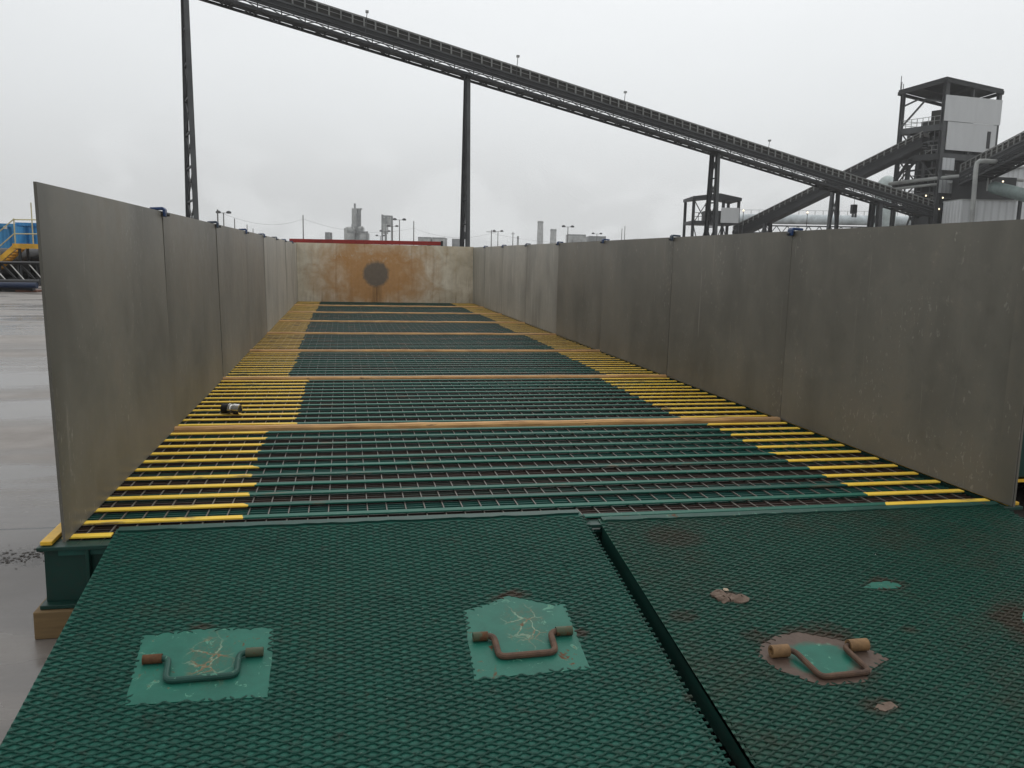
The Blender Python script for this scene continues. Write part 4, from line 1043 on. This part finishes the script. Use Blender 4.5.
# block tanks and buildings
def block(px0, px1, py, D, lab, cat='building', name='plant_building', mat='far_pale', dep=14, rows=0):
    a, b = at(px0, py, D), at(px1, py, D); o = thing(name, (a.x, a.y, GZ), lab, cat, 'plant buildings on the skyline')
    d = Vector((b.x - a.x, b.y - a.y, 0)); n = Vector((-d.y, d.x, 0)).normalized() * dep
    pts = [Vector((a.x, a.y, GZ)), Vector((b.x, b.y, GZ))]; pts += [pts[1] + n, pts[0] + n]
    m = MB(); m.prism(pts, (0, 0, 1), a.z - GZ); m.build('wall', M[mat], o)
    top = [Vector((p.x, p.y, a.z + .01)) for p in pts]; m = MB(); m.prism(top, (0, 0, 1), .5); m.build('roof', M['far_grey'], o)
    m = MB(); nv_ = -n.normalized()
    for k in range(max(2, int(d.length / 4))):
        f = (k + .5) / max(2, int(d.length / 4)); c_ = pts[0] + d * f + nv_ * .05; hgt = a.z - GZ
        m.bar((c_.x, c_.y, GZ + hgt * .35), (c_.x, c_.y, GZ + hgt * .85), .25, .25)
    m.build('ribs', M['far_grey'], o); return o
block(418, 430.5, 238.2, 330, 'left of two pale flat topped blocks right of the lamp posts', mat='far_pale')
block(432, 444.5, 238.6, 330, 'right of two pale flat topped blocks right of the lamp posts', mat='far_pale')
block(568, 586, 235.5, 330, 'pale flat topped block right of the twin head lamp post', mat='far_pale')
block(589, 606, 237.2, 340, 'long low pale block over the pale right wall panel', mat='far_grey')
block(325, 329.5, 233.5, 320, 'narrow grey tower left of the short pole', mat='far_grey', dep=5)
block(452, 460, 240, 330, 'low grey block just left of the dark trestle', mat='far_grey')
# stacks
def stack(px, py, D, r, lab):
    q = at(px, py, D); o = thing('chimney_stack', (q.x, q.y, GZ), lab, 'chimney', 'chimneys in the haze')
    m = MB(); m.lathe((q.x, q.y, GZ), [(r * 1.25, 0), (r, q.z - GZ), (r * .8, q.z - GZ)], 16); m.build('shaft', M['far_pale'], o, smooth=True)  # pale shaft colour carries part of the haze fading
    m = MB(); m.lathe((q.x, q.y, q.z - 1.4), [(r * 1.1, 0), (r * 1.1, .8)], 16); m.build('band', M['far_grey'], o); return q
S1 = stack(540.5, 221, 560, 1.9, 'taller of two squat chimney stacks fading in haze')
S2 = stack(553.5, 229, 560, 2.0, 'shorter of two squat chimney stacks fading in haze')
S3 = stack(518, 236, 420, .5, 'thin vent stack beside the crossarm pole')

# ------------------------------------------------------------------ yard at far left
def container(a, b, ztop, zbot, depth, lab):
    o = thing('shipping_container', (a[0], a[1], zbot), lab, 'container', 'blue containers in the yard')
    A_, B_ = Vector((a[0], a[1], zbot)), Vector((b[0], b[1], zbot)); d = B_ - A_; n = Vector((-d.y, d.x, 0)).normalized() * depth
    m = MB(); L = d.length; k = int(L / .14); front = []
    for i in range(k + 1):
        off = .03 if (i // 2) % 2 else 0.0; front.append(A_ + d * (i / k) + n.normalized() * off)
    poly = front + [B_ + n, A_ + n]; m.prism(poly, (0, 0, 1), ztop - zbot); m.build('body', M['container'], o)
    m = MB()
    for z in (zbot, ztop): m.bar(A_ + Vector((0, 0, z - zbot)) - n.normalized() * .03, B_ + Vector((0, 0, z - zbot)) - n.normalized() * .03, .1, .14)
    for p in (A_, B_): m.bar(p - n.normalized() * .03, p - n.normalized() * .03 + Vector((0, 0, ztop - zbot)), .12, .12)
    m.build('frame', M['container'], o); return o
D2 = 33.0
a, b = at(-70, 223, D2), at(13.5, 223, D2 + 1); container(a, b, a.z, GZ + .1, 5, 'blue corrugated container at the picture edge with white plate')
c_ = at(6.5, 227.5, D2 + .6); m = MB(); m.box(c_.x - .06, c_.x + .06, c_.y - .14, c_.y - .1, c_.z - .06, c_.z + .06); pl = m.build('plate', M['clad_flat']); pl.parent = [o for o in COL.objects if o.name.startswith('shipping_container') and o.type == 'EMPTY'][0]; pl.location = -pl.parent.location
a, b = at(15.5, 224, D2 + 3), at(90, 226, D2 + 4); container(a, b, a.z, GZ + .1, 5, 'blue corrugated container behind the yellow stair landing')
# stair and landing
D3 = 30.5
sa = thing('access_stair', tuple(at(16, 247, D3))[:2] + (GZ,), 'yellow access stair and landing with pale handrails', 'stair')
l0, l1 = at(20.5, 246, D3), at(60, 247, D3); m = MB(); m.bar(l0, l1, 1.0, .17); m.build('landing', M['stair_yellow'], sa)
f0, f1 = l0 + Vector((-.02, 0, -.02)), at(5, 259.5, D3); f1b = f1 + (f1 - f0) * .9
for k in (-.45, .45):
    m = MB(); m.bar(f0 + Vector((0, k, 0)), f1b + Vector((0, k, 0)), .06, .17); m.build('stringer', M['stair_yellow'], sa)
m = MB()
for i in range(1, 9):
    p = f0.lerp(f1b, i / 9); m.box(p.x - .10, p.x + .1, p.y - .42, p.y + .42, p.z - .02, p.z + .02)
m.build('tread', M['stair_yellow'], sa)
m = MB()
for k in (-.48,):
    o_ = Vector((0, k, 0))
    for h in (.45, .95): m.tube([f1b + o_ + Vector((0, 0, h)), f0 + o_ + Vector((0, 0, h)), l1 + o_ + Vector((0, 0, h))], .022, 6)
    for q in (l0, l1, f1): m.tube([q + o_, q + o_ + Vector((0, 0, .97))], .024, 6)
q = at(33.5, 246, D3); m.tube([q, q + Vector((0, 0, 1.55))], .022, 6)
m.build('handrail', M['rail_pale'], sa)
m = MB()
for q in (l0 + Vector((.1, -.4, 0)), l0 + Vector((.1, .4, 0)), l1 + Vector((0, -.4, 0))): m.bar((q.x, q.y, GZ), (q.x, q.y, q.z), .08, .08)
m.build('leg', M['steel'], sa)
q = at(24, 264, D3 + 1.2); dbx = thing('dark_backing_tank', (q.x, q.y, GZ), 'dark tank lying in shade under the stair landing', 'tank')
m = MB(); m.tube([at(-40, 264, D3 + 1.2), at(80, 264, D3 + 1.2)], .60, 16); m.build('shell', M['black'], dbx, smooth=True)  # black cylinder added so the space behind the lattice reads dark
m = MB(); [m.box(at(p, 264, D3 + 1.2).x - .1, at(p, 264, D3 + 1.2).x + .1, at(p, 264, D3 + 1.2).y - .4, at(p, 264, D3 + 1.2).y + .4, GZ, at(p, 264, D3 + 1.2).z - .5) for p in (15, 40)]; m.build('saddle', M['steel'], dbx)
# black lattice boom lying on timbers
D4 = 25.6
bA_, bB_ = at(-80, 271, D4), at(60, 272.5, D4 + .4)
bo = thing('lattice_boom', (bA_.x, bA_.y, GZ), 'black lattice boom section lying on timbers in the yard', 'boom')
d = (bB_ - bA_); L = d.length; d.normalize(); nn = Vector((-d.y, d.x, 0)); Z = Vector((0, 0, 1)); hh = .28; ww = .3
m = MB()
for sz in (-1, 1):
    for sw in (-1, 1): m.tube([bA_ + Z * sz * hh + nn * sw * ww, bB_ + Z * sz * hh + nn * sw * ww], .045, 8)
m.build('chord', M['black'], bo)
m = MB(); k = 0.0
while k < L - .5:
    m.tube([bA_ + d * k + Z * hh - nn * ww, bA_ + d * (k + .45) - Z * hh - nn * ww], .018, 6); k += .55
m.build('lacing', M['rail_white'], bo)
m = MB(); k = 0.0
while k < L - .5:
    m.tube([bA_ + d * k + Z * hh + nn * ww, bA_ + d * (k + .5) - Z * hh + nn * ww], .035, 6); m.tube([bA_ + d * k + Z * hh + nn * ww, bA_ + d * k - Z * hh + nn * ww], .03, 6); k += .55
m.build('rear_lacing', M['black'], bo)
for k, (py, dd2, mt, lab) in enumerate(((282.5, 0, 'black', 'upper black pipe of the stack on the timbers'), (285.5, -.35, 'blue_deep', 'dark blue pipe of the stack on the timbers'), (289.5, -.1, 'black', 'lowest black pipe of the stack on the timbers'))):
    a, b = at(-90, py - 1.5, D4 - .5 + dd2), at(40 - 3 * k, py, D4 - .5 + dd2); m = MB(); m.tube([a, b], .085, 12)
    tag(m.build('steel_pipe', M[mt], origin=a, smooth=True), lab, 'pipe', 'pipes stacked in the yard')
for px0, px1, mt, lab in ((3, 15, 'black', 'dark timber under the pipes at the picture edge'), (17, 37, 'timber_red', 'red brown timber under the pipes'), (-20, 1.5, 'timber_red', 'red brown timber at the picture edge under the pipes')):
    a = at(px0, 291, D4 - .6); b = at(px1, 291, D4 - .6); m = MB(); m.box(min(a.x, b.x), max(a.x, b.x), a.y - .15, a.y + .5, GZ, a.z + .03)
    tag(m.build('timber', M[mt], origin=(a.x, a.y, GZ), bevel=.01), lab, 'timber', 'timbers under the pipes')

# ------------------------------------------------------------------ world
w = bpy.data.worlds.new('World'); SC.world = w; w.use_nodes = True
nt = w.node_tree; N_ = nt.nodes; L_ = nt.links
bg = N_['Background']
SUN_EL, SUN_AZ = math.radians(50), math.radians(22)
sky = N_.new('ShaderNodeTexSky'); sky.sky_type = 'NISHITA'; sky.sun_disc = False; sky.sun_elevation = SUN_EL; sky.sun_rotation = SUN_AZ; sky.dust_density = 4; sky.air_density = 1.5
hsv = N_.new('ShaderNodeHueSaturation'); hsv.inputs['Saturation'].default_value = .12; L_.new(sky.outputs[0], hsv.inputs['Color'])
tc = N_.new('ShaderNodeTexCoord'); sp = N_.new('ShaderNodeSeparateXYZ'); L_.new(tc.outputs['Generated'], sp.inputs[0])
cr = N_.new('ShaderNodeValToRGB'); L_.new(sp.outputs[2], cr.inputs[0])
el = cr.color_ramp.elements; el[0].position = .0; el[0].color = (.66, .68, .685, 1); el[1].position = 1.0; el[1].color = (1.0, 1.0, 1.0, 1)
for p_, c__ in ((.06, (.665, .682, .69, 1)), (.16, (.78, .805, .82, 1)), (.32, (.88, .905, .925, 1))):
    e = el.new(p_); e.color = c__
mpn = N_.new('ShaderNodeMapping'); mpn.inputs['Scale'].default_value = (1.2, 1.2, 3.5); L_.new(tc.outputs['Generated'], mpn.inputs[0])
nz_ = N_.new('ShaderNodeTexNoise'); nz_.inputs['Scale'].default_value = 2.2; nz_.inputs['Detail'].default_value = 6; L_.new(mpn.outputs[0], nz_.inputs['Vector'])
mr = N_.new('ShaderNodeMapRange'); mr.inputs['From Min'].default_value = .3; mr.inputs['From Max'].default_value = .7; mr.inputs['To Min'].default_value = .975; mr.inputs['To Max'].default_value = 1.025; L_.new(nz_.outputs['Fac'], mr.inputs['Value'])
vm = N_.new('ShaderNodeVectorMath'); vm.operation = 'SCALE'; L_.new(cr.outputs[0], vm.inputs[0]); L_.new(mr.outputs[0], vm.inputs['Scale'])
sc10 = N_.new('ShaderNodeVectorMath'); sc10.operation = 'SCALE'; sc10.inputs['Scale'].default_value = 10.0; glow = N_.new('ShaderNodeVectorMath'); glow.operation = 'DOT_PRODUCT'; glow.inputs[1].default_value = (math.sin(SUN_AZ) * math.cos(SUN_EL), math.cos(SUN_AZ) * math.cos(SUN_EL), math.sin(SUN_EL)); L_.new(tc.outputs['Generated'], glow.inputs[0])
gm = N_.new('ShaderNodeMapRange'); gm.inputs['From Min'].default_value = .35; gm.inputs['From Max'].default_value = 1; gm.inputs['To Min'].default_value = .91; gm.inputs['To Max'].default_value = 1.16; L_.new(glow.outputs['Value'], gm.inputs['Value'])
def wmath(op, a, b):
    n_ = N_.new('ShaderNodeMath'); n_.operation = op
    for k_, v_ in enumerate((a, b)):
        if isinstance(v_, (int, float)): n_.inputs[k_].default_value = v_
        else: L_.new(v_, n_.inputs[k_])
    return n_.outputs[0]
def wrange(v_, a, b, c_, d_):
    n_ = N_.new('ShaderNodeMapRange'); n_.interpolation_type = 'SMOOTHSTEP'; L_.new(v_, n_.inputs['Value'])
    for k_, x_ in zip(('From Min', 'From Max', 'To Min', 'To Max'), (a, b, c_, d_)): n_.inputs[k_].default_value = x_
    return n_.outputs[0]
mp2 = N_.new('ShaderNodeMapping'); mp2.inputs['Scale'].default_value = (9, 9, 15); mp2.inputs['Location'].default_value = (.4, 1.3, 0); L_.new(tc.outputs['Generated'], mp2.inputs[0])
cn = N_.new('ShaderNodeTexNoise'); cn.inputs['Scale'].default_value = 1.0; cn.inputs['Detail'].default_value = 5; cn.inputs['Distortion'].default_value = .4; L_.new(mp2.outputs[0], cn.inputs['Vector'])
low = wrange(sp.outputs[2], .17, .03, 0.0, 1.0)
puff = wmath('MULTIPLY', low, wrange(cn.outputs['Fac'], .47, .64, -.02, .11))
vm2 = N_.new('ShaderNodeVectorMath'); vm2.operation = 'SCALE'; L_.new(vm.outputs[0], vm2.inputs[0]); L_.new(wmath('ADD', puff, 1.0), vm2.inputs['Scale'])
vg = N_.new('ShaderNodeVectorMath'); vg.operation = 'SCALE'; L_.new(vm2.outputs[0], vg.inputs[0]); L_.new(gm.outputs[0], vg.inputs['Scale'])
L_.new(vg.outputs[0], sc10.inputs[0])
mx = N_.new('ShaderNodeMix'); mx.data_type = 'RGBA'; mx.inputs[0].default_value = .94; L_.new(hsv.outputs[0], mx.inputs[6]); L_.new(sc10.outputs[0], mx.inputs[7])
L_.new(mx.outputs[2], bg.inputs['Color']); bg.inputs['Strength'].default_value = .1
sun = bpy.data.lights.new('sun', 'SUN'); sun.energy = .5; sun.angle = math.radians(40); sun.color = (1, .97, .93)
so = bpy.data.objects.new('sun', sun); COL.objects.link(so)
sd = Vector((math.sin(SUN_AZ) * math.cos(SUN_EL), math.cos(SUN_AZ) * math.cos(SUN_EL), math.sin(SUN_EL)))
so.rotation_euler = (-sd).to_track_quat('-Z', 'Y').to_euler()

# haze
HD = .00045
m = MB(); m.box(-650, 650, -650, 650, GZ - 1, 60)
hm = bpy.data.materials.new('haze air'); hm.use_nodes = True; hn = hm.node_tree; hn.nodes.remove(hn.nodes['Principled BSDF'])
pv = hn.nodes.new('ShaderNodeVolumePrincipled'); pv.inputs['Density'].default_value = HD; pv.inputs['Color'].default_value = (.96, .97, .98, 1); pv.inputs['Anisotropy'].default_value = .0
hn.links.new(pv.outputs[0], hn.nodes['Material Output'].inputs['Volume'])
tag(m.build('haze', hm), 'pale damp air over the plant', 'haze', kind='stuff')

SC.view_settings.view_transform = 'Standard'; SC.view_settings.look = 'None'; SC.view_settings.gamma = 1; SC.view_settings.exposure = 0
SC.view_settings.use_curve_mapping = False
SC.render.engine = 'CYCLES'; SC.cycles.use_denoising = True; SC.cycles.max_bounces = 8; SC.cycles.volume_bounces = 1
